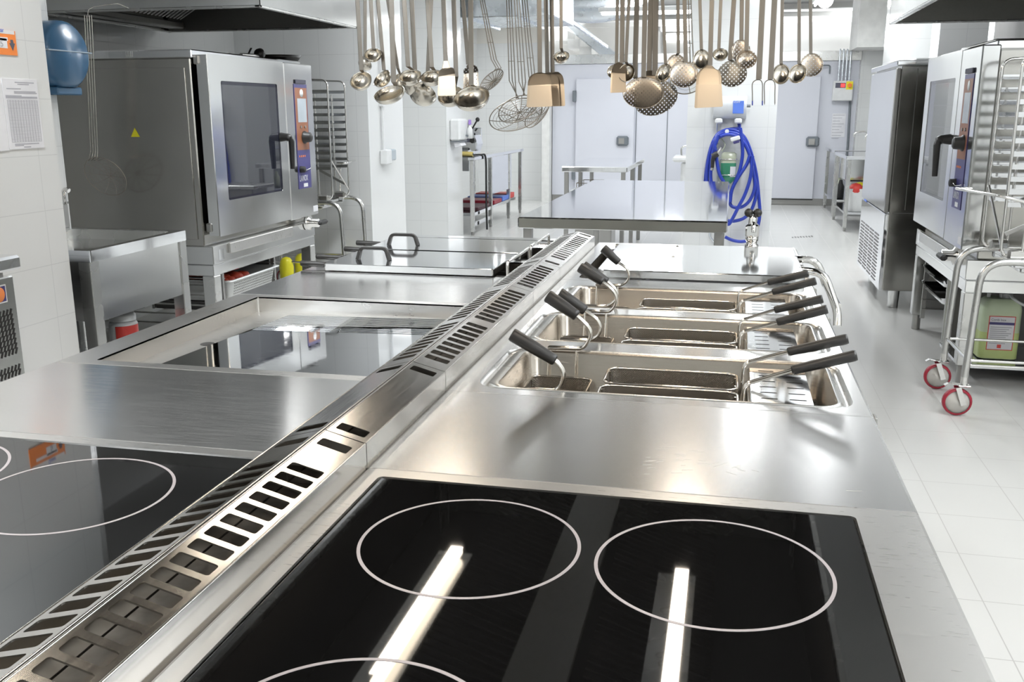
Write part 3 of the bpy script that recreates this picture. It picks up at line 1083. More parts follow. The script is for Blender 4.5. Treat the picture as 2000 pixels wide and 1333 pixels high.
# slotted drain plates at the operator end of each well
for k in range(3):
    d = PITCH_Y * k
    t = thing('drain_plate', 'slotted steel drain plate at the right end of the %s basin' % nth[k], 'drain plate', (.11, 1.8 + d, .86), 'slotted drain plates in the basins')
    px0, px1, py0, py1, z = .060, .168, 1.668 + d, 1.939 + d, .888
    cells = []
    n = 7
    for i in range(n):
        a, b = py0 + (py1 - py0) * i / n, py0 + (py1 - py0) * (i + 1) / n
        m = (a + b) / 2
        xm = (px0 + px1) / 2
        cells.append((px0, xm, a, b, (px0 + .016, px0 + .047, m - .003, m + .003, .0028)))
        cells.append((xm, px1, a, b, (xm + .013, xm + .044, m - .003, m + .003, .0028)))
    mb = MB().plate((0, 0, z), (1, 0, 0), (0, 1, 0), cells, .0015)
    mb.loft([[V((px0, py0, z)), V((px0, py1, z))], [V((px0 - .006, py0, z - .004)), V((px0 - .006, py1, z - .004))], [V((px0 - .008, py0, z - .06)), V((px0 - .008, py1, z - .06))]], closed=False)
    mb.box(px1 - .0012, px1, py0, py1, z - .05, z)
    part(t, 'slotted_sheet', mb, M['lidsteel'])
    part(t, 'slot_backing', MB().box(px0, px1 - .002, py0 + .003, py1 - .003, z - .055, z - .05), M['void'])  # black sheet added so the slots read dark, shade put into colour

# ------------------------------------------------------------------ tilting pan with a flat lid, and its tap
BY0, BY1 = 2.8335, 3.70
t = thing('tilting_pan', 'large square cooking pan under a shiny flat lid at the far right of the island', 'cooking pan', (-.12, 3.25, 0))
cabinet(t, XFR, XR, BY0, BY1, .84)
mb = MB()
top_sheet(mb, XFR, XR, BY0, BY1, [(XFR + .006, XR - .006, BY0 + .001, BY1 - .001, (-.44, .235, 2.865, 3.52, .03))])
part(t, 'worktop', mb, M['steel_top'])
mb = MB()
mb.loft([rrect(-.44, .235, 2.865, 3.52, z, .03, 4) for z in (.84, ZT)])
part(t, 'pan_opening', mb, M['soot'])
mb = MB()
a = at(1160, 525, Z, .925)
lx0, lx1, ly0, ly1 = -.385, .236, 2.80 + .085, 3.50
lp = [rrect(lx0 + .004, lx1 - .004, ly0 + .004, ly1 - .004, .926, .03, 5), rrect(lx0 + .001, lx1 - .001, ly0 + .001, ly1 - .001, .9255, .03, 5), rrect(lx0, lx1, ly0, ly1, .923, .03, 5), rrect(lx0, lx1, ly0, ly1, .903, .03, 5)]
mb.loft(lp[::-1], (True, True), smooth=False)
lid = part(t, 'lid', mb, M['lidsteel'])
mb = MB()
for x, y in ((-.17, 3.2), (-.17, 3.46)):
    mb.lathe((x, y, .926), (0, 0, 1), [(.006, 0), (.0045, .002), (0, .003)], 12)
part(lid, 'rivet', mb, M['chrome'])
mb = MB()
c1, c2 = at(1563, 507, Z, .915), at(1577, 524, Z, .915)
mb.tube(fillet([(.228, 3.30, .915), (.30, 3.30, .915), (.335, 3.30, .83)], .05), .0125, 12)
mb.tube(fillet([(.228, 3.06, .915), (.30, 3.04, .915), (.345, 3.0, .80), (.345, 2.98, .76)], .05), .0125, 12)
mb.tube([(.335, 3.30, .835), (.344, 3.01, .815)], .0125, 12)
part(lid, 'tube_handle', mb, M['chrome'])
part(t, 'hinge_bar', MB().cyl((-.40, 3.515, .913), (.236, 3.515, .913), .009, n=12), M['steel'])
part(t, 'joint_notch', MB().obox((XR + .001, 2.847, .885), ((1, 0, 0), (0, 1, 0), (0, 0, 1)), (.004, .012, .014), .003), M['steel_dull'])

ty = 3.66
b0, b1 = at(1467, 487, Y, ty), at(1467, 414, Y, ty)
x = b0.x
t = thing('pan_tap', 'chunky chrome mixer tap with two black knobs behind the pan lid', 'tap', (x, ty, ZT))
part(t, 'base', MB().lathe((x, ty, ZT), (0, 0, 1), [(.026, 0), (.026, .012), (.02, .016), (.02, .026), (.024, .028), (.024, .044), (.0, .044)], 20), M['chrome'])
part(t, 'body', MB().box(x - .025, x + .025, ty - .02, ty + .02, .942, .990, .006), M['chrome'])
part(t, 'spout', MB().tube(spline([(x, ty - .01, .985), (x + .002, ty - .03, .995), (x + .004, ty - .05, .985), (x + .004, ty - .056, .966)], 5), .0085, 12), M['chrome'])
part(t, 'neck', MB().lathe((x, ty, .99), (0, 0, 1), [(.017, 0), (.015, .02), (.012, .034), (0, .034)], 16), M['chrome'])
for sgn in (-1, 1):
    part(t, 'knob', MB().sphere((x + sgn * .016, ty - .004, 1.032), .0165, 14), M['black'])

# ------------------------------------------------------------------ two lidded fryers on the far left
FY0, FY1 = 2.8155, 3.70
t0 = thing('fryer_unit', 'steel fryer unit with two flat lids at the far left of the island', 'fryer unit', (-.98, 3.25, 0))
cabinet(t0, XL, XFL, FY0, FY1, .80)
mb = MB()
top_sheet(mb, XL, XFL, FY0, FY1, [(XL + .006, XFL - .006, FY0 + .001, 3.19, (-1.25, -.665, 2.838, 3.135, .02)), (XL + .006, XFL - .006, 3.19, FY1 - .001, (-1.25, -.665, 3.20, 3.50, .02))])
part(t0, 'worktop', mb, M['steel_top'])
mb = MB()
for a, b in ((2.838, 3.135), (3.20, 3.50)):
    mb.loft([rrect(-1.24, -.665, a, b, z, .02) for z in (.81, ZT)])
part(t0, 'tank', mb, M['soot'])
part(t0, 'rear_upstand', MB().box(XL + .1, XFL - .02, 3.62, 3.69, ZT + .0002, .912, .004), M['steel_table'])
for i, (a, b) in enumerate(((2.822, 3.155), (3.178, 3.51))):
    X0, X1 = -1.262, (-.70 if i == 0 else -.69)
    lp = [rrect(X0 + .002, X1 - .002, a + .002, b - .002, .926, .006, 3), rrect(X0, X1, a, b, .9245, .006, 3), rrect(X0, X1, a, b, .9045, .006, 3)]
    mb = MB().loft(lp[::-1], (False, True), smooth=False)
    mb.loft([rrect(X0 + .002, X1 - .002, a + .002, b - .002, .9045, .006, 3), rrect(X0 + .002, X1 - .002, a + .002, b - .002, .922, .006, 3)], smooth=False)
    t = part(t0, 'lid', mb, M['lidsteel'])
    hx0, hx1 = (at(690, 510, Z, .93).x, at(741, 513, Z, .93).x) if i == 0 else (at(757, 479, Z, .93).x, at(805, 481, Z, .93).x)
    hy = .5 * (a + b) - .06
    mb = MB()
    pth = fillet([(hx0 - .008, hy, .926), (hx0 + .004, hy, .965), (hx1 - .004, hy, .965), (hx1 + .008, hy, .926)], .014, 4)
    n = len(pth)
    mb.strap(pth, [.022 if q in (0, n - 1) else (.018 if q in (1, n - 2) else .014) for q in range(n)], .011, (0, 1, 0))
    part(t, 'bow_handle', mb, M['black'])
    # notches where basket handles pass
for i, (g0, g1, y) in enumerate((((599, 512), (634, 518), 2.87), ((629, 500), (668, 505), 3.02), ((683, 485), (712, 488), 3.215), ((706, 471), (738, 474), 3.38))):
    t = thing('lidded_basket', 'black basket grip poking out left under the %s fryer lid, %s one' % (('nearer', 'farther')[i // 2], ('near', 'far')[i % 2]), 'basket', (-1.2, y, .85), 'baskets under the fryer lids')
    a, b = at(*g0, Y, y), at(*g1, Y, y)
    z = max(.912, b.z)
    z = min(z, .93)
    grip(t, V((max(b.x, -1.275) + .0, y, .9145)), V((a.x - .02, y, .9165)), .0088, .0098)
    part(t, 'handle_rod', MB().tube(fillet([(a.x, y, .915), (-1.225, y, .9145), (-1.225, y, .86)], .01), .003, 8), M['wire'])
    mb = MB()
    y0, y1 = ((2.85, 2.985), (2.995, 3.125), (3.21, 3.345), (3.355, 3.49))[i]
    wire_basket(mb, -1.228, -.70, y0, y1, .868, .05)
    part(t, 'wire_frame', mb, M['wire'])
for i, (pn, pf) in enumerate((((981, 541), (1025, 511)), ((1031, 510), (1066, 482)))):
    a, b = at(*pn, Z, ZT), at(*pf, Z, ZT)
    x = -.656
    ya, yb = ((2.832, 3.165), (3.185, 3.53))[i]
    t = solo('hanging_rail', MB().tube(fillet([(x, ya, ZT), (x, ya, .948), (x, yb, .948), (x, yb, ZT)], .012, 4), .005, 10), M['chrome'],
             'low chrome bow rail beside the flue, behind the %s fryer lid' % ('nearer' if i == 0 else 'farther'), 'rail', (x, ya, ZT), 'basket rails behind the fryer lids')
for y in (2.835, 3.185):
    part(t0, 'rail_slot', MB().box(-.695, -.64, y, y + .02, ZT + .0002, ZT + .0008), M['void'])
# ================================================================== utensils hanging from the hood
ZR = 2.12
RB = {0: 4.30, 1: 4.43}       # rail depth for the front and back row
for i in (0, 1):
    t = thing('utensil_rail', ('front', 'rear')[i] + ' steel rail above the frame that the ladles hang from', 'rail', (-.45, RB[i], ZR), 'utensil rails under the hood')
    part(t, 'bar', MB().cyl((-1.6, RB[i], ZR), (.55, RB[i], ZR), .009, n=12), M['steel'])
    for x in (-1.35, -.5, .38):
        part(t, 'hanger', MB().cyl((x, RB[i], ZR + .005), (x, RB[i], 2.5), .006, n=10), M['steel'])


def cz(p):
    return _f.dot(V(p) - CAM)


def mpx(w, p):
    return w / F * cz(p)


def handle(t, xt, n, yp, row, w, thick=.0028, end=None):
    """flat bar from the rail down to the neck pixel; returns neck point and bar direction"""
    pn, pt = at(n[0], n[1], Y, yp), at(xt, 0, Y, yp)
    d = (pt - pn)
    top = pn + d * ((ZR - .012 - pn.z) / d.z)
    ry = RB[row]
    W = mpx(w, pn)
    pth = [pn] if end is None else [end, pn]
    pth += [pn.lerp(top, .5), top]
    hook = [V((top.x, (yp + ry) / 2 - .004, ZR + .0102)), V((top.x, ry + .003, ZR + .0102)), V((top.x, ry + .012, ZR + .001))]
    mb = MB()
    ws = [W * (.75 if (i == 0 and end is not None) else 1) for i in range(len(pth))] + [W * .7] * 3
    mb.strap(pth + hook, ws, thick, (1, 0, 0))
    part(t, 'handle', mb, M['utensil'])
    return pn, d.normalized()


def dish(c, n, up, ra, rb, depth, th=.0016, m=28, rim=.0034):
    """pressed bowl: opening centre c, opening normal n"""
    c, n = V(c), V(n).normalized()
    up = (V(up) - n * V(up).dot(n)).normalized()
    sd = up.cross(n)
    mb = MB()

    def ring(s_, h, g=0):
        return [c + sd * ((ra * s_ + g) * math.cos(2 * PI * k / m)) + up * ((rb * s_ + g) * math.sin(2 * PI * k / m)) - n * h for k in range(m)]
    K = 7
    inner = [ring(max(.01, math.cos(PI / 2 * i / K)), depth * math.sin(PI / 2 * i / K)) for i in range(K + 1)]
    outer = [ring(max(.01, math.cos(PI / 2 * i / K)), depth * math.sin(PI / 2 * i / K) + th, th) for i in range(K + 1)]
    mb.loft(inner[::-1] + [ring(1, -rim * .4, rim * .5), ring(1, 0, rim)] + outer)
    return mb


def ladle(lab, xt, n, c, w, tilt=52, yaw=0, hw=10, row=0, dy=-0.0490, deep=.8, ratio=1.0, name='ladle', mat='bowl', grp='ladles on the hood rail', roll=0):
    yp = RB[row] + dy
    pc = at(c[0], c[1], Y, yp)
    R = mpx(w, pc) / 2
    a, b = math.radians(tilt), math.radians(yaw)
    nn = V((math.sin(b) * math.cos(a), -math.cos(b) * math.cos(a), math.sin(a)))
    t = thing(name, lab, 'utensil', tuple(pc - V((0, 0, R))), grp)
    up = V((math.sin(math.radians(roll)), 0, math.cos(math.radians(roll)))) if tilt < 85 else V((0, 1, 0))
    upp = (up - nn * up.dot(nn)).normalized()
    handle(t, xt, n, yp, row, hw, end=pc + upp * (R * ratio * .98) - nn * .001)
    part(t, 'bowl', dish(pc, nn, up, R, R * ratio, R * deep), M[mat])
    return t


def spatula(lab, xt, n, q, row=0, dy=-0.0490, hw=9, mat='blade', name='spatula'):
    """q = (left, right at the bottom, top y, bend y, bottom y) in pixels"""
    yp = RB[row] + dy
    l, r, ty, by, boty = q
    xm = (l + r) / 2
    W = mpx(r - l, at(xm, boty, Y, yp))
    P0 = at(n[0], n[1], Y, yp)
    t = thing(name, lab, 'utensil', tuple(at(xm, boty, Y, yp)), 'spatulas on the hood rail')
    handle(t, xt, n, yp, row, hw)
    pt, pb, pe = at(n[0] * .5 + xm * .5, ty, Y, yp - .004), at(xm, by, Y, yp - .022), at(xm, boty, Y, yp - .034)
    pth = [P0, pt, pt.lerp(pb, .12), pt.lerp(pb, .3), pt.lerp(pb, .6), pb, pb.lerp(pe, .04), pb.lerp(pe, .96), pe]
    ws = [mpx(hw, P0), W * .45, W * .68, W * .8, W * .88, W * .9, W * .905, W, W * .93]
    part(t, 'blade', MB().strap(pth, ws, .0022, (1, 0, 0)), M[mat])


def sieve(lab, xt, n, c, w, ratio, rot, tilt, row=0, dy=-0.0490, hw=0, wires=3, bend=None, gap=6, rings=7, spokes=8, mesh_mat=None):
    """wire skimmer with a handle of parallel wires"""
    yp = RB[row] + dy
    pc = at(c[0], c[1], Y, yp)
    R = mpx(w, pc) / 2
    t = thing('wire_skimmer', lab, 'utensil', tuple(pc), 'wire skimmers on the hood rail')
    b, a = math.radians(rot), math.radians(tilt)
    sd = V((math.cos(b), 0, math.sin(b)))
    upv = V((-math.sin(b), 0, math.cos(b)))
    nn = V((0, -1, 0))
    n2 = (nn * math.cos(a) + upv * math.sin(a)).normalized()
    up2 = (upv * math.cos(a) - nn * math.sin(a)).normalized()
    pt = lambda r_, th, dp: pc + sd * (R * r_ * math.cos(th)) + up2 * (R * r_ * math.sin(th) * ratio) - n2 * dp
    dep = R * .3
    mb = MB()
    mb.tube([pt(1, 2 * PI * k / 40, 0) for k in range(40)], .0026, 6, True)
    part(t, 'rim_wire', mb, M['wire_dark'])
    mb = MB()
    for i in range(1, rings):
        q = i / rings
        mb.tube([pt(q, 2 * PI * k / 28, dep * (1 - q * q)) for k in range(28)], .001, 4, True)
    for k in range(spokes):
        th = PI * k / spokes
        mb.tube([pt(s_, th, dep * (1 - s_ * s_)) for s_ in (-1, -.66, -.33, 0, .33, .66, 1)], .0018, 5)
    part(t, 'basket_wires', mb, M['wire_dark'])
    if mesh_mat:
        mb = MB()
        mb.loft([[pt(q, 2 * PI * k / 28, dep * (1 - q * q) + .001) for k in range(28)] for q in (.02, .35, .7, 1)])
        part(t, 'fine_mesh', mb, M[mesh_mat])
    mb = MB()
    pn = at(n[0], n[1], Y, yp)
    tp = at(xt, 0, Y, yp)
    d = tp - pn
    top = pn + d * ((ZR - .012 - pn.z) / d.z)
    for k in range(wires):
        o = V((mpx((k - (wires - 1) / 2) * gap, pn), 0, 0))
        e = pt(1, math.atan2((pn - pc).dot(up2) / ratio, (pn - pc).dot(sd)) + .05 * (k - 1), 0)
        pth = [e] + ([at(bend[0], bend[1], Y, yp) + o] if bend else []) + [pn + o, top + o * .6, V((top.x + o.x * .4, (yp + RB[row]) / 2, ZR + .012)), V((top.x, RB[row] + .012, ZR + .004))]
        mb.tube(pth, .0026, 6)
    for q in (.15, .4, .65, .88):
        m_ = pn.lerp(top, q)
        hw_ = mpx(gap * (wires - 1) / 2 + 1, pn)
        mb.tube([m_ - V((hw_, .0015, 0)), m_ + V((hw_, -.0015, 0))], .0014, 5)
    part(t, 'handle_wires', mb, M['wire_dark'])


# ---- left cluster
ladle('small ladle at the left end of the hood rail, lowest of the four leftmost', 698, (705.6, 137), (704.7, 157), 41, 38, 0, 8.5, dy=-0.0700)
ladle('tiny ladle seen from behind, between the two leftmost small ladles', 713, (713, 113), (713.5, 124), 27, 30, 160, 7, 1, -.04)
ladle('small round ladle hanging highest in the left cluster', 724, (729.6, 95), (728.5, 106), 32, 45, 10, 7.5, dy=-0.0700)
ladle('small ladle tilted to the left, fourth handle from the left', 738, (750, 137), (745, 152), 38, 42, -35, 7.5, dy=-0.0420, roll=18)
ladle('wide ladle hanging below the small ladles of the left cluster', 764, (769, 160), (760, 182), 60, 60, -12, 10.5, dy=-0.0840, deep=.58)
ladle('narrow skimmer half hidden behind the wide ladle of the left cluster', 757, (777, 133), (781, 158), 26, 12, 0, 6, 1, -.05, .4)
ladle('medium ladle with bright rim, left one of the matching pair', 789, (797, 130), (800.5, 148), 43, 55, 0, 9, dy=-0.0840)
ladle('medium ladle turned away, behind the bright rimmed pair on the left', 804, (811, 150), (806, 166), 45, 35, 150, 9, 1, -.05)
ladle('medium ladle with bright rim, right one of the matching pair', 835, (843, 131), (843.5, 149), 43, 55, 0, 9, dy=-0.0630)
ladle('large ladle turned away, hanging lowest behind the bright rimmed pair', 842, (835, 150), (826, 182), 54, 42, 165, 8, 1, -.03)
spatula('solid bent spatula just right of the bright rimmed ladle pair', 866, (870.5, 119), (854, 891, 133, 147, 187), dy=-0.0910, hw=9)
ladle('large ladle half hidden behind the biggest ladle', 886, (891, 150), (880, 186), 50, 50, -10, 9, 1, -.05)
spatula('perforated spatula behind the handle of the biggest ladle', 904, (914.5, 126), (904, 936, 130, 141, 174), 1, -.04, 8, 'skim', 'perforated_spatula')
ladle('biggest ladle of the left cluster, deep bowl facing the room', 919, (920.5, 166), (921, 189), 69, 54, 0, 10, dy=-0.1050, deep=.66)
sieve('small wire skimmer tilted sideways, right of the biggest ladle', 942, (964.5, 116), (960, 157), 56, .5, 38, 20, 0, -.03, bend=(974, 133), rings=9, gap=5)
# ---- spider skimmers
sieve('largest spider skimmer, hanging lowest of all the wire skimmers', 994, (1000.5, 158), (1007, 224), 108, .70, 12, 38, 1, -.075, wires=3, gap=6, rings=9, spokes=4)
sieve('middle spider skimmer with fine mesh in front of the largest one', 1009.5, (1020, 160), (1011, 213), 80, .74, 18, 35, 0, -.02, wires=3, gap=6.5, rings=8, spokes=5)
sieve('tilted spider skimmer partly behind the three solid spatulas', 1024.5, (1039, 150), (1049, 222), 66, .58, 48, 35, 1, -.03, wires=3, gap=6, rings=8, spokes=4)
# ---- three solid spatulas and a small ladle
spatula('rightmost of the three overlapping shiny spatulas', 1077.5, (1079.5, 142), (1061, 1104, 144, 166, 208), 1, -.02, 8)
spatula('middle one of the three overlapping shiny spatulas', 1066, (1069, 142), (1045, 1094, 144, 166, 208), 1, -.045, 8)
spatula('front left one of the three overlapping shiny spatulas', 1053, (1054.5, 142), (1028, 1079, 144, 166, 209), 0, -.045, 9)
ladle('tiny ladle hanging alone right of the three shiny spatulas', 1095.8, (1096, 94), (1096.4, 110), 29, 48, 0, 6.5)
# ---- centre right cluster
ladle('small round skimmer behind the left spatula of the right cluster', 1206, (1204, 124), (1199, 140), 24, 8, 0, 6.5, 1, -.04, .3)
spatula('small solid spatula at the left end of the right cluster', 1216, (1214.5, 123), (1192, 1223, 126, 143, 181), 0, -.04, 9)
ladle('small spoon shaped ladle in front of the small solid spatula', 1228.5, (1222.5, 121), (1223.6, 142), 31, 18, -12, 6.5, 0, -.065, .6, 1.1, 'spoon')
ladle('largest dark perforated skimmer, low behind the golden one', 1281, (1279, 150), (1281, 192), 84, 20, 0, 11, 1, -.045, .14, .78, 'skimmer', 'skimw', roll=-22)
spatula('small solid spatula hidden behind the golden skimmer', 1271, (1268, 138), (1251, 1286, 140, 148, 175), 1, -.025, 10)
ladle('plain flat bar spoon behind the golden skimmer, left of it', 1244, (1240, 150), (1244, 172), 30, 12, 0, 10, 1, -.065, .4, 1.0, 'spoon')
ladle('large golden perforated skimmer low in the right cluster', 1260, (1257, 150), (1256.5, 181), 78, 22, 0, 9.5, 0, -.06, .14, .8, 'skimmer', 'skim')
ladle('oval spoon tilted left, just above the big dark skimmer', 1294, (1300, 124), (1296, 143), 29, 18, -18, 6.5, 0, -.04, .6, 1.2, 'spoon', roll=14)
ladle('grey perforated skimmer peeping out above the rosy skimmer', 1324, (1325, 104), (1320, 124), 33, 10, 0, 6.5, 1, -.04, .14, 1.0, 'skimmer', 'skim')
ladle('rosy perforated skimmer in the middle of the right cluster', 1337, (1339.5, 122), (1335.5, 145), 54, 14, 10, 8, 0, -.055, .14, .93, 'skimmer', 'skim')
sieve('pale fine meshed round sieve behind the rosy skimmer', 1347, (1351, 119), (1343, 157), 68, .76, 14, 12, 1, -.03, wires=2, gap=6, rings=3, spokes=2, mesh_mat='sieve')
ladle('shallow plain spoon left of the big solid spatula, near the lamp', 1367, (1370, 96), (1370, 116), 30, 14, 0, 6.5, 0, -.045, .35, 1.2, 'spoon')
spatula('big solid spatula hanging in front of the white water heater', 1390.5, (1387, 128), (1357, 1411, 134, 165, 210), 0, -.055, 9)
ladle('small ladle right of the handle of the big solid spatula', 1408, (1404, 95), (1406.7, 106), 27, 38, 0, 6.5, 0, -.035)
ladle('broad grey perforated skimmer right of the big solid spatula', 1433.5, (1426, 117), (1430, 144), 54, 14, 0, 9, 1, -.04, .14, .92, 'skimmer', 'skimw')
ladle('tall narrow perforated skimmer behind the round golden one', 1449, (1448, 78), (1447, 100), 33, 14, 0, 8, 1, -.06, .14, 1.35, 'skimmer', 'skim')
ladle('round golden perforated ladle above the broad grey skimmer', 1460, (1458, 99), (1458, 116), 37, 20, 0, 8.5, 0, -.045, .55, .95, 'skimmer', 'skim')


def fork(lab, xt, n, tl, tr, yb, dy, caps):
    yp = RB[0] + dy
    t = thing('carving_fork', lab, 'utensil', tuple(at((tl + tr) / 2, yb, Y, yp)), 'carving forks on the hood rail')
    handle(t, xt, n, yp, 0, 11)
    pn = at(n[0], n[1] + 1, Y, yp)
    for i, x in enumerate((tl, tr)):
        e = at(x, yb, Y, yp)
        s_ = at(x, n[1] + 9, Y, yp)
        mb = MB()
        pth = spline([pn, at((n[0] + x) / 2, n[1] + 2.0, Y, yp), s_, s_.lerp(e, .5), e], 4)
        mb.tube(pth, [.0021] * (len(pth) - 1) + [.0008], 8)
        part(t, 'tine', mb, M['utensil'])
        if caps:
            part(t, 'blue_tip', MB().cyl(at(x, yb - 8, Y, yp), at(x, yb + 1, Y, yp), .0026, n=8), M['blue'], 'blue tip')  # short blue cylinders colouring the tine ends


fork('two tined carving fork with blue tipped tines', 1489.5, (1482, 155), 1469.5, 1489, 205, -.03, True)
fork('plain two tined carving fork, right of the blue tipped one', 1513, (1505, 155), 1493, 1513.5, 205, -.045, False)
ladle('serving spoon just right of the two carving forks', 1528, (1525.5, 124), (1525.5, 145), 31, 14, 0, 6.5, 0, -.04, .5, 1.2, 'spoon')
ladle('serving spoon tilted left, second to the right of the carving forks', 1561, (1560.6, 124), (1557.5, 144), 31, 16, -12, 6.5, 0, -.05, .5, 1.15, 'spoon', roll=16)
ladle('pale perforated skimmer at the right end of the hood rail', 1583, (1583.6, 105), (1585, 127), 41, 12, 0, 6.5, 1, -.04, .14, 1.05, 'skimmer', 'skim')
# ================================================================== left aisle
LWX = -2.45
# refrigerated counter against the left wall
t = thing('refrigerated_counter', 'steel refrigerated counter with slotted grille and navy badge at the left edge', 'counter', (-2.3, 1.6, 0))
fx = -2.2
part(t, 'body', MB().box(LWX + .002, fx, .6, 2.55, .1, .90, .004), M['steel_oven'])
part(t, 'plinth', MB().box(LWX + .01, fx - .04, .62, 2.53, .002, .1), M['steel_dull'])
part(t, 'worktop', MB().box(LWX + .002, fx + .025, .58, 2.565, .92, .965, .008), M['steel_table'])
part(t, 'worktop_rail', MB().box(LWX + .006, fx - .02, .6, 2.53, .90, .92), M['steel_dull'])
for r0, n in ((608, 9), (715, 2)):
    mb = MB()
    for i in range(n):
        py = r0 + i * 9.4
        q = at(26 + (py - 608) * .15, py, X, fx)
        for k in range(22):
            y = q.y - .012 - k * .0155
            mb.obox((fx + .0005, y, q.z - .0), ((1, 0, 0), (0, .45, 1), (0, -1, .45)), (.0012, .0105, .003))
    part(t, 'grille_slots', mb, M['void'])
a, c = at(0, 560, X, fx), at(12, 588, X, fx)
b = part(t, 'badge', MB().box(fx, fx + .003, a.y - .10, c.y, c.z, a.z, .001), M['navy'], 'navy badge with white border')
mb = MB()
mb.box(fx, fx + .002, a.y - .105, c.y + .004, c.z - .004, a.z + .004)
part(b, 'badge_border', mb, M['white'])
part(b, 'badge_emblem', MB().lathe((fx + .003, c.y - .03, (a.z + c.z) / 2), (1, 0, 0), [(.024, 0), (.024, .001), (0, .001)], 20), M['orange'])

# notices on the left wall
t = thing('wall_notice', 'orange card notice with white label and black arrow on the left wall', 'notice', (LWX, 2.85, 1.6))
q = [at(0, 58, X, LWX), at(27, 61, X, LWX), at(34, 109, X, LWX), at(0, 107, X, LWX)]
ya, yb, za, zb = q[0].y - .12, (q[1].y + q[2].y) / 2, q[1].z, q[2].z
part(t, 'card', MB().box(LWX, LWX + .003, ya, yb, zb, za), M['orange'])
part(t, 'white_band', MB().box(LWX + .003, LWX + .0034, ya, yb - .005, za - .012, za), M['white'])
part(t, 'white_label', MB().box(LWX + .003, LWX + .0036, ya + .03, yb - .04, zb + .058, za - .035), M['paper'])
part(t, 'number_label', MB().box(LWX + .003, LWX + .0036, yb - .10, yb - .045, zb + .022, zb + .054), M['paper'])
mb = MB()
ay = yb - .022
mb.prism([(LWX + .003, ay - .006, za - .03), (LWX + .003, ay + .006, za - .03), (LWX + .003, ay + .008, zb + .04), (LWX + .003, ay + .014, zb + .04), (LWX + .003, ay + .001, zb + .015), (LWX + .003, ay - .013, zb + .04), (LWX + .003, ay - .006, zb + .04)], (.0008, 0, 0))
part(t, 'arrow', mb, M['inkd'])
text(t, 'number', '5', (LWX + .0038, yb - .08, zb + .026), (0, 1, 0), (0, 0, 1), .022, M['ink'])
text(t, 'label_lettering', 'Quasar', (LWX + .0038, ya + .09, zb + .075), (0, 1, 0), (0, 0, 1), .014, M['bluelab'], wide=.7)


def form(name, lab, pts):
    q = [at(*p, X, LWX) for p in pts]
    y0, y1, z0, z1 = (q[0].y + q[3].y) / 2, (q[1].y + q[2].y) / 2, (q[2].z + q[3].z) / 2, (q[0].z + q[1].z) / 2
    t = thing(name, lab, 'paper sheet', (LWX, (y0 + y1) / 2, z0))
    part(t, 'sheet', MB().box(LWX, LWX + .003, y0, y1, z0, z1), M['paper'])
    return t, y0, y1, z0, z1


t, y0, y1, z0, z1 = form('printed_form', 'white printed form with ruled table taped to the left wall', [(4, 152), (70, 157), (86, 289), (16, 292)])
mb = MB()
H, W = z1 - z0, y1 - y0
for i in range(30):
    z = z1 - H * (.30 + .6 * i / 29)
    mb.box(LWX + .003, LWX + .0034, y0 + W * .08, y1 - W * .06, z - .0007, z + .0007)
for k in range(12):
    y = y0 + W * (.08 + .86 * k / 11)
    mb.box(LWX + .003, LWX + .0034, y - .0006, y + .0006, z1 - H * .90, z1 - H * .30)
part(t, 'ruled_table', mb, M['ink'])
mb = MB()
for f0, a, b in ((.05, .35, .9), (.075, .42, .75), (.14, .1, .5), (.18, .3, .92), (.2, .3, .95), (.24, .05, .5), (.255, .05, .95), (.27, .05, .95), (.93, .15, .85), (.95, .15, .4), (.975, .4, .6)):
    z = z1 - H * f0
    mb.box(LWX + .003, LWX + .0034, y0 + W * a, y0 + W * b, z - .0018, z + .0018)
part(t, 'printed_lines', mb, M['ink'])
form('plastic_sleeve', 'edge of a second pale sheet left of the printed form', [(-40, 160), (4, 160), (14, 296), (-40, 296)])

# blue paper dispenser in the niche
q = at(96, 108, X, -3.03)
cy, czz = q.y, q.z
t = thing('paper_dispenser', 'round blue translucent paper towel dispenser behind the left wall end', 'dispenser', (-3.05, cy, czz - .2))
R = .15
mb = MB()


def drum(r, x):
    L = []
    for k in range(40):
        a = 2 * PI * k / 40
        yy, zz = math.cos(a) * r, math.sin(a) * r
        zz = max(zz, -R * .93)
        L.append(V((x, cy + yy, czz + zz)))
    return L


mb.loft([drum(R, -3.048), drum(R, -2.965), drum(R * .97, -2.94), drum(R * .86, -2.922), drum(.001, -2.918)])
part(t, 'cover', mb, M['bluecase'])
part(t, 'cover_highlight', MB().box(-2.99, -2.915, cy - R * .98, cy + R * .99, czz + .012, czz + .018, .002), plain('pale_highlight', (.45, .55, .65), .2))  # highlight across the cover, put in as a pale bar
part(t, 'paper_exit', MB().box(-3.04, -2.95, cy - .07, cy + .10, czz - R - .025, czz - R * .93, .006), M['bluecase'])
mb = MB()
for k in (0, .06):
    mb.box(-2.951, -2.944, cy - .03 + k, cy + .01 + k, czz - R * .91, czz - R * .86, .002)
part(t, 'slot', mb, M['void'])

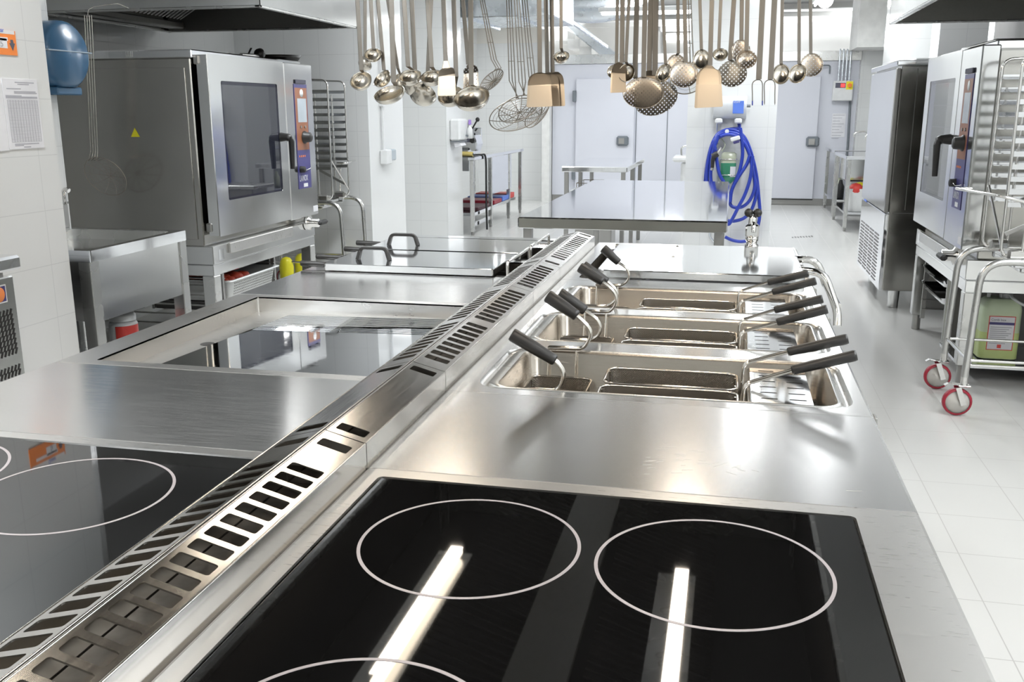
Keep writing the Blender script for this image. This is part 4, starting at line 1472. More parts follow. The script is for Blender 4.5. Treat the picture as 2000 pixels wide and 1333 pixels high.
# sink
t = thing('sink_unit', 'free-standing steel sink with deep apron beside the left wall', 'sink', (-2.7, 3.55, 0))
sx0, sx1, sy0, sy1, sz = -3.02, -2.40, 3.20, 3.88, .88
mb = MB()
mb.plate((0, 0, sz), (1, 0, 0), (0, 1, 0), [(sx0, sx1, sy0, sy1, (sx0 + .05, sx1 - .035, sy0 + .04, sy1 - .05, .05))], .002, 5)
mb.loft([rrect(sx0, sx1, sy0, sy1, z, .006, 2) for z in (sz - .045, sz)], smooth=False)
part(t, 'rim', mb, M['steel_table'])
mb = MB()
mb.loft([rrect(sx0 + .05, sx1 - .035, sy0 + .04, sy1 - .05, z, .05, 5) for z in (.62, sz - .001)], (True, False))
part(t, 'bowl', mb, M['steel'])
part(t, 'apron', MB().box(sx0 + .02, sx1 - .016, sy0 + .03, sy1 - .03, .59, sz - .045), M['steel_oven'])
for x in (sx0 + .01, sx1 - .065):
    for y in (sy0 + .005, sy1 - .045):
        part(t, 'leg', MB().box(x, x + .055, y, y + .055, .003, sz - .045, .003), M['steel'])
part(t, 'splashback', MB().box(sx0, sx0 + .02, sy0, sy1, sz, sz + .11, .004), M['steel_dull'])
part(t, 'undershelf', MB().box(sx0 + .03, sx1 - .03, sy0 + .05, sy1 - .05, .18, .205), M['steel_table'])
part(t, 'waste_pipe', MB().tube(spline([(-2.62, 3.32, .60), (-2.62, 3.32, .46), (-2.68, 3.30, .40), (-2.75, 3.32, .44), (-2.85, 3.36, .40)], 5), .03, 12), M['blackrub'])
q = at(139, 412, X, -2.98)
tp = thing('sink_tap', 'small chrome tap stub over the sink, mostly hidden by the wall end', 'tap', tuple(q))
part(tp, 'spout', MB().tube(spline([(-3.012, q.y, .99), (-3.012, q.y, 1.03), (-3.0, q.y, 1.055), (-2.98, q.y, 1.05)], 5), .011, 10), M['chrome'])
part(tp, 'base', MB().cyl((-3.012, q.y, .9905), (-3.012, q.y, 1.0), .018), M['chrome'])
q = at(241, 640, X, -2.62)
t = thing('plastic_tub', 'white plastic tub with red label on the shelf under the sink', 'tub', (-2.62, q.y, .206))
rr = .062
part(t, 'body', MB().lathe((-2.62, q.y, .206), (0, 0, 1), [(0, 0), (rr * .9, 0), (rr * .95, .02), (rr, .275), (rr * .9, .29), (0, .292)], 24), M['white'])
part(t, 'cap', MB().lathe((-2.62, q.y, .4985), (0, 0, 1), [(rr * .92, 0), (rr * .92, .022), (rr * .8, .034), (0, .034)], 24), M['white'])
mb = MB()
mb.loft([[V((-2.62 + (rr + .002) * math.cos(a), q.y + (rr + .002) * math.sin(a), z)) for a in [-1.5 + .1 * k for k in range(20)]] for z in (.405, .48)], closed=False)
part(t, 'label', mb, M['red'], 'red paper label')
# yellow blobs seen under the oven stand
for i, (px, py, yy) in enumerate(((561, 543, 6.75), (590, 536, 6.95))):
    q = at(px, py, Y, yy)
    t = solo('yellow_bucket', MB().lathe((q.x, q.y, max(.01, q.z - .28)), (0, 0, 1), [(0, 0), (.05, 0), (.055, .22), (.045, .27), (.03, .29), (0, .30)], 20), M['yellow'],
             ('yellow plastic bucket behind the left oven stand, left one', 'yellow plastic bucket behind the far leg of the left oven stand')[i], 'bucket', (q.x, q.y, max(.01, q.z - .28)))

# ------------------------------------------------------------------ combi oven (built once, the right hand one is a turned copy)
OX = -2.8
OY0, OY1 = 4.87, 6.22


def oat(px, py):
    return at(px, py, X, OX)


ov = thing('combi_oven', 'big steel combi oven with navy and orange control strip in the left aisle', 'oven', (OX, (OY0 + OY1) / 2, .56), 'combi ovens')
seam = (oat(555, 122).y + oat(568, 430).y) / 2
ZB, ZTOP = .715, 1.712
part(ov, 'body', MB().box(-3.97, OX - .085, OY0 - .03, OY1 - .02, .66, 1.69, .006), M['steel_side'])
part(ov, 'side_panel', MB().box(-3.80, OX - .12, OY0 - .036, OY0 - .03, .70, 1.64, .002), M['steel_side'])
part(ov, 'top_trim', MB().box(-3.97, OX - .07, OY0 - .035, OY1 - .02, 1.69, 1.735, .006), M['steel_table'])
part(ov, 'base_panel', MB().box(-3.9, OX - .035, OY0 - .03, OY1, .555, .66, .004), M['steel_oven'])
part(ov, 'drip_tray', MB().box(OX - .036, OX - .02, OY0 + .14, seam + .05, .60, .66, .003), M['steel_frame'])
part(ov, 'vent_label', MB().box(OX - .0349, OX - .034, OY0 + .03, OY0 + .09, .575, .635), M['steel_table'])
# door with window
w = [oat(430, 155), oat(541, 167), oat(553, 372), oat(448, 392)]
wy0, wy1, wz0, wz1 = (w[0].y + w[3].y) / 2, (w[1].y + w[2].y) / 2, (w[2].z + w[3].z) / 2, (w[0].z + w[1].z) / 2
dr = part(ov, 'door', MB().plate((OX, 0, 0), (0, 1, 0), (0, 0, 1), [(OY0 + .004, seam - .004, ZB, ZTOP, (wy0, wy1, wz0, wz1, .012))], .02)
          .loft([[V((OX - o, y, z)) for y, z in ((OY0 + e, ZB - e + .004), (seam - e, ZB - e + .004), (seam - e, ZTOP + e - .004), (OY0 + e, ZTOP + e - .004))] for o, e in ((.065, 0), (.004, 0), (0, .004))], (True, False), smooth=False), M['steel_oven'])
mg, ntg, bg = node_mat('oven_window_glass')
setin(bg, Base_Color=(.02, .022, .032, 1), Roughness=.02, IOR=2.0)
part(dr, 'window_pane', MB().box(OX - .018, OX - .003, wy0 + .001, wy1 - .001, wz0 + .001, wz1 - .001), mg)
mb = MB()
for a, b, c, d in ((wy0, wy1, wz1 - .02, wz1), (wy0, wy1, wz0, wz0 + .012), (wy0, wy0 + .016, wz0, wz1), (wy1 - .016, wy1, wz0, wz1)):
    mb.box(OX - .0028, OX - .0022, a + .001, b - .001, c, d)
part(dr, 'window_border', mb, plain('dark_window_border', (.012, .012, .03), .06))
for z in (ZB + .05, ZTOP - .03):
    part(dr, 'hinge', MB().box(OX - .08, OX - .045, OY0 - .012, OY0 + .02, z - .025, z + .025, .006), M['steel_dull'])
hz = oat(548, 268).z
hy = oat(549, 268).y
h = part(dr, 'door_handle', MB().tube(fillet([(OX, hy, hz), (OX + .05, hy, hz), (OX + .066, hy + .01, hz - .02), (OX + .062, hy + .012, hz - .20)], .02, 4), [.03] * 1 + [.024] * 5 + [.019] * 5 + [.015] * 1, 12), M['black'], 'black lever handle')
# control column
part(ov, 'control_panel', MB().box(OX - .085, OX, seam + .004, OY1, ZB - .01, ZTOP, .006), M['steel_oven'])
p = [oat(573, 163), oat(598, 166), oat(608, 366), oat(583, 370)]
cy0, cy1, cz0, cz1 = (p[0].y + p[3].y) / 2, (p[1].y + p[2].y) / 2, (p[2].z + p[3].z) / 2, (p[0].z + p[1].z) / 2
CH = cz1 - cz0
zz = lambda f: cz1 - CH * f
strip = part(ov, 'control_strip', MB().box(OX, OX + .003, cy0, cy1, cz0, cz1, .001), M['navy'], 'navy control strip')
part(strip, 'orange_field', MB().box(OX + .003, OX + .0036, cy0 + .008, cy1 - .008, zz(.625), zz(.035)), M['copper'])
part(strip, 'display', MB().box(OX + .0036, OX + .0045, cy0 + .04, cy1 - .025, zz(.36), zz(.135)), M['lcd'])
mid = (cy0 + cy1) / 2 + .01
part(strip, 'round_emblem', MB().lathe((OX + .0036, mid, zz(.085)), (1, 0, 0), [(.026, 0), (.026, .0008), (0, .0008)], 20), M['white'])
for y in (mid - .035, mid + .03):
    part(strip, 'push_button', MB().cyl((OX + .0036, y, zz(.405)), (OX + .009, y, zz(.405)), .009, n=12), M['steel_dull'])
part(strip, 'knob', MB().lathe((OX + .0036, mid + .012, zz(.505)), (1, 0, 0), [(.042, 0), (.042, .006), (.034, .012), (.031, .045), (.022, .052), (0, .052)], 24), M['black'])
for k in range(4):
    y = cy0 + .035 + k * .027
    part(strip, 'indicator', MB().cyl((OX + .003, y, zz(.685)), (OX + .0042, y, zz(.685)), .007, n=10), M['orange'])
part(strip, 'probe_socket', MB().lathe((OX + .003, cy0 + .04, zz(.81)), (1, 0, 0), [(.022, 0), (.02, .03), (.012, .034), (0, .034)], 16), M['blackrub'])
part(strip, 'probe_chain', MB().tube(spline([(OX + .02, cy0 + .06, zz(.81)), (OX + .012, cy0 + .09, zz(.825)), (OX + .006, cy1 - .01, zz(.81))], 5), .003, 6), M['chrome'])
text(strip, 'lettering', 'LAINOX', (OX + .0032, cy0 + .016, zz(.925)), (0, 1, 0), (0, 0, 1), .038, M['white'], wide=.62)
part(strip, 'white_tag', MB().box(OX + .003, OX + .0036, mid - .035, mid + .03, zz(.985), zz(.95)), M['white'])
part(strip, 'hook_plate', MB().box(OX, OX + .01, cy0 + .02, cy1 - .02, cz1 + .002, cz1 + .028, .003), M['inkd'])
part(ov, 'rating_tag', MB().box(OX, OX + .001, OY1 - .085, OY1 - .01, ZB + .015, ZB + .055), M['paper'])
tp = part(ov, 'drain_valve', MB().lathe((OX - .0, OY1 - .14, .66), (1, 0, 0), [(.05, -.03), (.05, .0), (.03, .01), (.03, .06), (.02, .065), (0, .065)], 16), M['chrome'])
part(tp, 'valve_lever', MB().box(OX + .05, OX + .085, OY1 - .155, OY1 - .03, .645, .675, .01), M['blackrub'])

sd_ = thing('oven_stand', 'open steel oven stand with tray runners in the left aisle', 'oven stand', (OX, (OY0 + OY1) / 2, 0), 'oven stands')
SX = OX - .04
mb = MB()
mb.box(-3.9, SX, OY0 - .03, OY1, .49, .553, .004)
part(sd_, 'top_frame', mb, M['steel_oven'])
for x in (-3.9, SX - .075):
    for y in (OY0 - .03, OY1 - .075):
        lg = part(sd_, 'leg', MB().box(x, x + .075, y, y + .075, .10, .49, .004), M['steel'])
        part(lg, 'foot', MB().cyl((x + .037, y + .037, .002), (x + .037, y + .037, .10), .026, n=14), M['steel_dull'])
for y in (OY0 + .12, OY0 + .78):
    r = part(sd_, 'runner_frame', MB().box(-3.8, -3.78, y, y + .02, .10, .489), M['steel'])
    part(sd_, 'runner_post', MB().box(SX - .06, SX - .035, y, y + .02, .10, .489), M['steel_dull'])
    for z in (.16, .22, .28, .34, .40, .445):
        part(sd_, 'runner', MB().box(-3.8, SX - .035, y - .012 if y > OY0 + .5 else y + .0, y + .02 if y > OY0 + .5 else y + .032, z, z + .004), M['steel_dull'])
part(sd_, 'back_panel', MB().box(-3.88, -3.87, OY0 + .12, OY0 + .8, .10, .489), M['darkgap'])
part(sd_, 'side_plate', MB().box(-3.8, SX - .08, OY0 + .801, OY0 + .806, .10, .489), M['darkgap'])

# turned copies on the right
ov2 = copy_tree_done = None


def dup(root, loc, rz, label):
    c = root.copy()
    COL.objects.link(c)
    c.location, c.rotation_euler = loc, (0, 0, rz)
    c['label'] = label
    for ch in list(root.children):
        copy_tree(ch, c)
    return c


ROX, ROY = 1.17, 5.87
dup(ov, (ROX, ROY, .56), PI, 'big steel combi oven beside the tray trolley in the right aisle')
sr = dup(sd_, (ROX, ROY, 0), PI, 'open steel oven stand with tray runners in the right aisle')
part(sr, 'bottom_shelf', MB().box(ROX - 1.05, ROX - .06, 2 * ROY - 5.72, 2 * ROY - 5.22, .085, .0995), M['steel_table'])

# gastronorm pan of red food in the left stand
t = thing('perforated_pan', 'shiny perforated food pan in the left oven stand', 'pan', (-3.2, OY0 + .46, .36))
gx0, gx1, gy0, gy1, gz = -3.55, SX + .01, OY0 + .14, OY0 + .775, .448
gz = .432
mb = MB()
mb.loft([rrect(gx0 + .04, gx1 - .04, gy0 + .045, gy1 - .045, gz - .13, .03), rrect(gx0 + .02, gx1 - .02, gy0 + .022, gy1 - .022, gz, .03), rrect(gx0, gx1, gy0, gy1, gz + .001, .02), rrect(gx0, gx1, gy0, gy1, gz - .006, .02)], (True, False))
part(t, 'pan_body', mb, M['panmetal'])
mb = MB()
for i in range(26):
    for j in range(6):
        y, z = gy0 + .08 + i * .0195, gz - .105 + j * .016
        xx = gx1 - .02 - .02 * (gz - z) / .13 + .0012
        mb.obox((xx, y, z), ((1, 0, .15), (0, 1, 0), (-.15, 0, 1)), (.0006, .0055, .0038))
part(t, 'perforations', mb, M['steel_dull'])
mb = MB()
rg = random.Random(3)
for i in range(120):
    r = .03 + .02 * rg.random()
    mb.sphere((rg.uniform(gx0 + .1, gx1 - .07), rg.uniform(gy0 + .07, gy0 + .33), gz - .03 + rg.random() * .025 - 0), r, 8, (1, 1, .6))
solo('red_food', mb, plain('red_food_skin', (.5, .06, .03), .45), 'heap of bright red food in the perforated pan', 'food', (-3.2, OY0 + .2, gz - .06))['kind'] = 'stuff'

# things on top of the left oven
q = at(545, 116, Z, 1.735)
q = V((-3.06, at(545, 110, X, -3.06).y, 1.7352))
t = thing('frying_pan', 'black shallow pan lying on top of the left oven', 'pan', tuple(q))
part(t, 'pan_body', MB().lathe(q, (0, 0, 1), [(0, 0), (.12, 0), (.15, .045), (.154, .045), (.125, -.0), (0, .004)][:4] + [(.118, .006), (0, .006)], 28), M['black'])
a, b = at(455, 104, X, -3.02), at(505, 105, X, -3.02)
t = thing('spray_gun', 'small black spray gun with thin hose lying on the left oven', 'spray gun', (-3.02, b.y, 1.7352))
part(t, 'barrel', MB().cyl((-3.02, a.y + .1, 1.752), (-3.02, b.y, 1.756), .012), M['steel_dull'])
part(t, 'head', MB().lathe((-3.02, b.y - .01, 1.772), (0, 1, 0), [(0, 0), (.03, .004), (.036, .03), (.024, .06), (0, .066)], 16), M['black'])
part(t, 'trigger', MB().strap([(-3.02, a.y + .2, 1.762), (-3.02, a.y + .24, 1.80)], .014, .006, (1, 0, 0)), M['black'])
part(t, 'hose', MB().tube([(-2.9, a.y - .28, 1.741), (-2.96, a.y - .1, 1.741), (-3.02, a.y + .1, 1.75)], .005, 6), M['steel_dull'])
# warning triangle on the oven side
q = at(264, 259, Y, OY0 - .036)
solo('warning_triangle', MB().prism([(q.x - .028, q.y - .0005, q.z - .024), (q.x + .028, q.y - .0005, q.z - .024), (q.x, q.y - .0005, q.z + .026)], (0, -.001, 0)), M['yellow'], 'small yellow warning triangle on the side of the left oven', 'sticker', (q.x, q.y, q.z - .024))
# trolley with rack: built for the right aisle, copied to the left
TX0, TX1, TYA, TYB = 1.10, 1.86, 4.63, 5.08
tr = thing('rack_trolley', 'steel tube trolley on red castors beside the right oven', 'trolley', (1.48, 4.86, 0), 'rack trolleys')
for y, nm in ((TYA, 'a'), (TYB, 'b')):
    zt = .735
    part(tr, 'tube_frame', MB().tube(fillet([(TX0 + .02, y, .19), (TX0 + .04, y, zt), (TX1, y, zt), (TX1 + .02, y, .19)], .11, 8), .0165, 14), M['steel'])
    part(tr, 'side_bar', MB().cyl((TX0 + .03, y, .27), (TX1 + .01, y, .27), .007, n=10), M['chrome'])
for x in (TX0 + .025, TX1 + .015):
    part(tr, 'cross_bar', MB().cyl((x, TYA, .27), (x, TYB, .27), .009, n=10), M['chrome'])
part(tr, 'low_rail', MB().cyl((TX0 + .02, TYA + .01, .245), (TX1 + .01, TYA + .01, .245), .006, n=8), M['chrome'])
mb = MB()
for y in (TYA + .05, TYB - .05):
    mb.box(TX0 + .18, TX1 - .02, y - .018, y + .018, .70, .745, .006)
mb.box(TX0 + .2, TX0 + .26, TYA, TYB, .715, .735, .004)
mb.box(TX1 - .1, TX1 - .04, TYA, TYB, .715, .735, .004)
part(tr, 'platform_rail', mb, M['steel_table'])
part(tr, 'drip_tray', MB().box(TX0 + .22, TX1 - .02, TYA + .07, TYB - .07, .675, .70, .006), M['steel_oven'])
part(tr, 'locking_clamp', MB().box(TX0 + .15, TX0 + .24, TYA + .03, TYA + .10, .735, .79, .012), M['chrome'])
part(tr, 'locking_clamp', MB().box(TX0 + .15, TX0 + .24, TYB - .10, TYB - .03, .735, .79, .012), M['chrome'])
part(tr, 'push_handle', MB().tube(fillet([(TX0 + .21, TYA + .04, .78), (TX0 + .21, TYA + .0, 1.0), (TX0 + .08, TYA + .01, 1.03), (TX0 - .02, TYB - .02, 1.03), (TX0 + .06, TYB - .02, 1.03)], .03, 4), .007, 8), M['chrome'])
for x in (TX0 + .02, TX1 + .02):
    for y in (TYA, TYB):
        cst = part(tr, 'castor', MB().box(x - .028, x + .028, y - .025, y + .025, .145, .152, .003)
                   .cyl((x, y, .15), (x, y, .195), .016, n=12)
                   .obox((x - .012, y - .026, .10), ((1, 0, .35), (0, 1, 0), (-.35, 0, 1)), (.012, .0015, .045))
                   .obox((x - .012, y + .026, .10), ((1, 0, .35), (0, 1, 0), (-.35, 0, 1)), (.012, .0015, .045))
                   .strap([(x - .02, y, .152), (x - .07, y, .155), (x - .085, y, .145)], .03, .004, (0, 1, 0)), M['chrome'])
        xc = x - .022
        part(cst, 'tyre', MB().lathe((xc, y - .016, .068), (0, 1, 0), [(.054, 0), (.063, .002), (.066, .008), (.066, .024), (.063, .03), (.054, .032)], 28), M['caster_red'])
        part(cst, 'hub', MB().lathe((xc, y - .0155, .068), (0, 1, 0), [(0, -.001), (.012, -.001), (.014, .003), (.055, .003), (.055, .028), (.014, .028), (.012, .032), (0, .032)], 28), M['caster_hub'])
rk = thing('tray_rack', 'wire tray rack with eleven runners standing on the right trolley', 'rack', (1.5, 4.86, .746), 'tray racks')
rx0, rx1 = 1.225, 1.80
rya, ryb = TYA + .06, TYB - .06
zs = [at(1960, py, Y, rya).z for py in (151, 178, 204, 229, 255, 280, 306, 331, 355, 380)]
zs.append(zs[-1] - (zs[0] - zs[-1]) / 9)
ztop = at(1950, 118, Y, rya).z + .02
for y in (rya, ryb):
    part(rk, 'end_frame', MB().tube(fillet([(rx0 - .0, y, .752), (rx0 - .0, y, ztop), (rx1, y, ztop + .02), (rx1, y, .752)], .05, 5, True), .007, 10, True), M['chrome'])
    part(rk, 'post', MB().cyl((rx0 + .11, y + (.008 if y == rya else -.008), .752), (rx0 + .11, y + (.008 if y == rya else -.008), ztop - .1), .006, n=8), M['chrome'])
    for z in zs:
        s_ = 1 if y == rya else -1
        part(rk, 'runner', MB().box(rx0 + .006, rx1 - .006, min(y, y + s_ * .03), max(y, y + s_ * .03), z, z + .003).box(rx0 + .006, rx1 - .006, y - .0015, y + .0015, z, z + .022), M['steel_table'])
part(rk, 'brace', MB().tube([(rx0, rya - 0, .80), (rx0, ryb, 1.05)], .006, 8), M['chrome'])
part(rk, 'brace', MB().strap([(rx1 - .02, rya + .034, 1.12), (rx0 + .02, rya + .034, .85)], .02, .004, (1, 0, .4)), M['steel_dull'])
LTX, LTY = -3.2, 6.97
dup(tr, (LTX, LTY, 0), PI, 'steel tube trolley standing beyond the left oven')
dup(rk, (LTX - .02, LTY, .746), PI, 'wire tray rack standing beyond the left oven')

# ------------------------------------------------------------------ wall hoods
def wall_hood(lab, x0, x1, y0, y1, z, filt):
    t = thing('wall_hood', lab, 'extractor hood', ((x0 + x1) / 2, (y0 + y1) / 2, z))
    mb = MB()
    th = .012
    for a, b, c, d in ((x0, x1, y0, y0 + th), (x0, x1, y1 - th, y1), (x0, x0 + th, y0, y1), (x1 - th, x1, y0, y1)):
        mb.box(a, b, c, d, z, z + .55)
    part(t, 'skirt', mb, M['steel_oven'])
    mb = MB()
    for a, b, c, d in ((x0, x1, y0, y0 + .03), (x0, x1, y1 - .03, y1), (x0, x0 + .03, y0, y1), (x1 - .03, x1, y0, y1)):
        mb.box(a, b, c, d, z - .012, z, .003)
    part(t, 'rim', mb, M['steel'])
    part(t, 'liner', MB().box(x0 + th, x1 - th, y0 + th, y1 - th, z + .4, z + .41).box(x0 + .03, x1 - .03, y1 - .05, y1 - .04, z, z + .4), M['steel_dark'])
    part(t, 'roof', MB().box(x0, x1, y0, y1, z + .55, z + .56), M['steel'])
    if filt:
        mb = MB()
        n = 26
        for i in range(n):
            y = y0 + .12 + (y1 - y0 - .3) * i / n
            mb.obox((x0 + .50, y, z + .20), ((1, 0, .55), (0, 1, .3), (-.55, -.3, 1)), (.30, .011, .003))
        part(t, 'grease_filter', mb, M['steel'])
        part(t, 'gutter', MB().box(x0 + .04, x0 + .16, y0 + .05, y1 - .06, z + .01, z + .05, .006), M['steel_dark'])
    return t


wall_hood('steel extractor hood over the left oven, its underside dark', -3.92, -2.5, 4.93, 6.33, 1.962, True)
wall_hood('steel extractor hood over the right oven', .97, 2.28, 4.6, 6.9, 1.962, False)

# big spider skimmer hanging in front of the left oven side
yy = 4.66
pc = at(206, 345, Y, yy)
t = thing('spider_skimmer', 'big spider skimmer hanging against the dark side of the left oven', 'utensil', tuple(pc - V((0, 0, .12))))
Rr = mpx(86, pc) / 2
pt = lambda r_, th, dp: pc + V((math.cos(th) * Rr * r_, -.0 - math.sin(th) * Rr * r_ * .45, math.sin(th) * Rr * r_ * .88)) + V((0, dp, 0))
part(t, 'rim_wire', MB().tube([pt(1, 2 * PI * k / 40, 0) for k in range(40)], .0022, 6, True), M['wire_dark'])
mb = MB()
for i in range(1, 6):
    mb.tube([pt(i / 6, 2 * PI * k / 28, .05 * (1 - (i / 6) ** 2)) for k in range(28)], .0007, 4, True)
for k in range(5):
    mb.tube([pt(s_, PI * k / 5 + .5, .05 * (1 - s_ * s_)) for s_ in (-1, -.5, 0, .5, 1)], .0012, 5)
part(t, 'basket_wires', mb, M['wire_dark'])
mb = MB()
for k in range(4):
    o = (k - 1.5) * 4.6
    e = pt(1, PI * .62 - k * .25, 0)
    mb.tube([at(172 + o, 30, Y, yy), at(184 + o, 296, Y, yy), at(181 + o * 1.2, 314, Y, yy), e], .0021, 6)
for py in (100, 165, 230, 297):
    a = at(172 + (py - 30) * .045 - 8, py, Y, yy)
    mb.tube([a, a + V((mpx(16, a), 0, 0))], .0013, 5)
part(t, 'handle_wires', mb, M['wire'])
hk = at(172, 30, Y, yy)
part(t, 'hook', MB().tube(spline([hk, hk + V((0, .03, .04)), V((hk.x, 4.90, 1.985)), V((hk.x, 4.945, 1.985))], 5), .003, 6), M['wire'])
# ================================================================== right aisle
# blast chiller
bx, by0, by1 = 1.085, 7.15, 8.42
t = thing('blast_chiller', 'tall steel blast chiller with louvred lower front in the right aisle', 'chiller', (1.6, 7.8, 0))
part(t, 'body', MB().box(bx + .03, 2.1, by0, by1, .14, 1.70, .006), M['steel_side'])
part(t, 'top_cap', MB().box(bx - .005, 2.1, by0 - .01, by1 + .01, 1.70, 1.735, .006), M['steel_table'])
dz0, dz1 = .70, 1.685
d = part(t, 'door', MB().box(bx, bx + .028, by0 + .05, by1 - .01, dz0, dz1, .005), M['steel_oven'])
part(d, 'door_edge_strip', MB().box(bx - .002, bx + .026, by0 + .004, by0 + .046, dz0, dz1, .004), M['steel_dull'])
pn = part(t, 'louvre_panel', MB().box(bx + .004, bx + .03, by0 + .002, by1 - .004, .14, .69, .004), M['steel_table'])
mb = MB()
for i in range(14):
    z = .185 + i * .0255
    for j in range(4):
        y = by0 + .20 + j * .26
        mb.obox((bx + .003, y + .1, z), ((1, 0, -.4), (0, 1, 0), (.4, 0, 1)), (.001, .10, .0075))
part(pn, 'louvre_slots', mb, M['darkgap'])
q = at(1690, 385, X, bx)
part(pn, 'blue_label', MB().box(bx + .002, bx + .0045, q.y - .07, q.y + .07, q.z - .035, q.z + .035), M['bluelab'])
part(t, 'side_seam', MB().box(1.215, 1.22, by0 - .001, by0 + .002, .72, 1.68), M['darkgap'])
part(t, 'side_seam', MB().box(bx + .05, 2.08, by0 - .001, by0 + .002, .695, .70), M['darkgap'])
for x in (bx + .13, 2.0):
    for y in (by0 + .12, by1 - .12):
        part(t, 'foot', MB().cyl((x, y, .002), (x, y, .145), .036, .042, 16), M['steel_oven'])
q = at(1770, 108, X, 1.45)
solo('white_tray', MB().box(1.25, 1.95, 7.5, 8.2, 1.737, 1.765, .01), M['white'], 'flat white tray lying on top of the blast chiller', 'tray', (1.6, 7.85, 1.737))
solo('dark_tray', MB().box(1.32, 2.0, 5.6, 6.4, 1.7365, 1.765, .006), M['steel_dull'], 'flat dark tray lying on top of the right oven', 'tray', (1.6, 6.0, 1.7365))

# trays in the right oven stand
for i, z in enumerate((.448, .38)):
    y0, y1 = 5.28 + .0, 5.28 + .62
    yc = ROY + (OY0 + OY1) / 2 - (OY0 + .46)
    t = thing('oven_tray', 'shallow steel tray in the right oven stand, %s runner' % ('top' if i == 0 else 'second'), 'tray', (1.6, yc, z - .03), 'trays in the right oven stand')
    z = (.4455, .3445)[i]
    mb = MB()
    mb.loft([rrect(1.24, 2.0, yc - .295, yc + .295, z - .034, .02), rrect(1.23, 2.02, yc - .302, yc + .302, z + .004, .02), rrect(1.215, 2.03, yc - .318, yc + .318, z + .006, .02)], (True, False))
    part(t, 'tray_sheet', mb, M['steel_table'])

# canister under the right oven
q = at(1941, 697, Z, .1)
cx, cyy = q.x, q.y
t = thing('canister', 'translucent plastic canister with yellowish detergent and red bordered label on the floor', 'canister', (cx, cyy, .1))
w_, dp_ = .098, .075
lo = [(0, .94), (.004, 1), (.27, 1), (.305, .93), (.325, .7)]
mb = MB()
mb.loft([rrect(cx - w_ * s_, cx + w_ * s_, cyy - dp_ * s_, cyy + dp_ * s_, .103 + h, .03 * s_, 4) for h, s_ in lo], (True, True))
part(t, 'body', mb, M['jerry'])
mb = MB()
mb.loft([rrect(cx - w_ * 1.004, cx + w_ * 1.004, cyy - dp_ * 1.006, cyy + dp_ * 1.006, z, .03, 4) for z in (.108, .25)])
part(t, 'liquid', mb, plain('yellow_detergent', (.56, .66, .26), .3), 'yellow green detergent level')
part(t, 'neck', MB().lathe((cx + .03, cyy, .425), (0, 0, 1), [(.028, 0), (.028, .03), (.02, .034), (0, .034)], 16), M['white'])
part(t, 'carry_handle', MB().tube(fillet([(cx - .06, cyy, .422), (cx - .06, cyy, .465), (cx + .0, cyy, .465), (cx + .0, cyy, .425)], .015), .010, 8), M['white'])
ly = cyy - dp_ * 1.01
lb = part(t, 'label', MB().box(cx - .065, cx + .065, ly - .001, ly, .155, .34), M['red'], 'white label with red border')
part(lb, 'label_field', MB().box(cx - .061, cx + .061, ly - .0016, ly - .001, .159, .336), M['paper'])
part(lb, 'blue_band', MB().box(cx - .061, cx + .061, ly - .002, ly - .0016, .293, .307), M['navy'])
mb = MB()
for i in range(9):
    mb.box(cx - .054, cx + .05 - .012 * (i % 3), ly - .002, ly - .0016, .278 - i * .011, .282 - i * .011)
part(lb, 'printed_lines', mb, M['ink'])
text(lb, 'lettering', 'Combi Inox', (cx - .054, ly - .0018, .314), (1, 0, 0), (0, 0, 1), .013, M['inkd'], wide=.8)
part(lb, 'hazard_mark', MB().box(cx - .012, cx + .008, ly - .002, ly - .0016, .166, .186), M['red'])
solo('detergent_hose', MB().tube(spline([(cx + .03, cyy, .46), (cx + .05, cyy - .06, .43), (cx + .12, cyy - .07, .40), (cx + .19, cyy - .04, .45), (cx + .22, cyy, .54), (cx + .26, cyy + .05, .554)], 6), .008, 8), M['white'], 'thin white hose curving up from the detergent canister', 'hose', (cx + .03, cyy, .46))

# sinks against the far right
def work_sink(lab, x0, x1, y0, y1, bowl, grp=None):
    t = thing('sink_table', lab, 'sink table', ((x0 + x1) / 2, (y0 + y1) / 2, 0))
    part(t, 'top', MB().box(x0, x1, y0, y1, .84, .885, .006), M['steel_table'])
    if bowl:
        part(t, 'apron', MB().box(x0 + .03, x1 - .02, y0 + .04, y1 - .04, .50, .84), M['steel_oven'])
    for x in (x0 + .02, x1 - .06):
        for y in (y0 + .02, y1 - .06):
            l_ = part(t, 'leg', MB().box(x, x + .045, y, y + .045, .04, .84, .004), M['steel'])
            part(l_, 'foot', MB().cyl((x + .022, y + .022, .002), (x + .022, y + .022, .04), .016, n=10), M['steel_dull'])
    part(t, 'undershelf', MB().box(x0 + .03, x1 - .03, y0 + .05, y1 - .05, .2, .225), M['steel_table'])
    return t


s1 = work_sink('nearer steel sink table at the far right, with a bin of bags beneath', 1.33, 1.98, 11.9, 13.25, False)
part(s1, 'sink_bowl', MB().box(1.40, 1.9, 12.5, 13.1, .55, .84, .02), M['steel_oven'])
s2 = work_sink('farther steel sink table against the cold room wall', 1.36, 2.1, 13.6, 14.9, False)
for i, (px, py, y) in enumerate(((1672, 300, 13.0), (1676, 318, 14.2))):
    q = at(px, py, Y, y)
    tp = thing('sink_faucet', ('swan neck tap over the nearer right hand sink table', 'swan neck tap over the farther right hand sink table')[i], 'tap', (1.9, y, .886))
    part(tp, 'spout', MB().tube(spline([(1.9, y, .886), (1.9, y, 1.05), (1.8, y, 1.12), (1.68, y, 1.10), (1.66, y, 1.05)], 5), .014, 10), M['chrome'])
    part(tp, 'base', MB().cyl((1.9, y, .886), (1.9, y, .92), .03), M['chrome'])
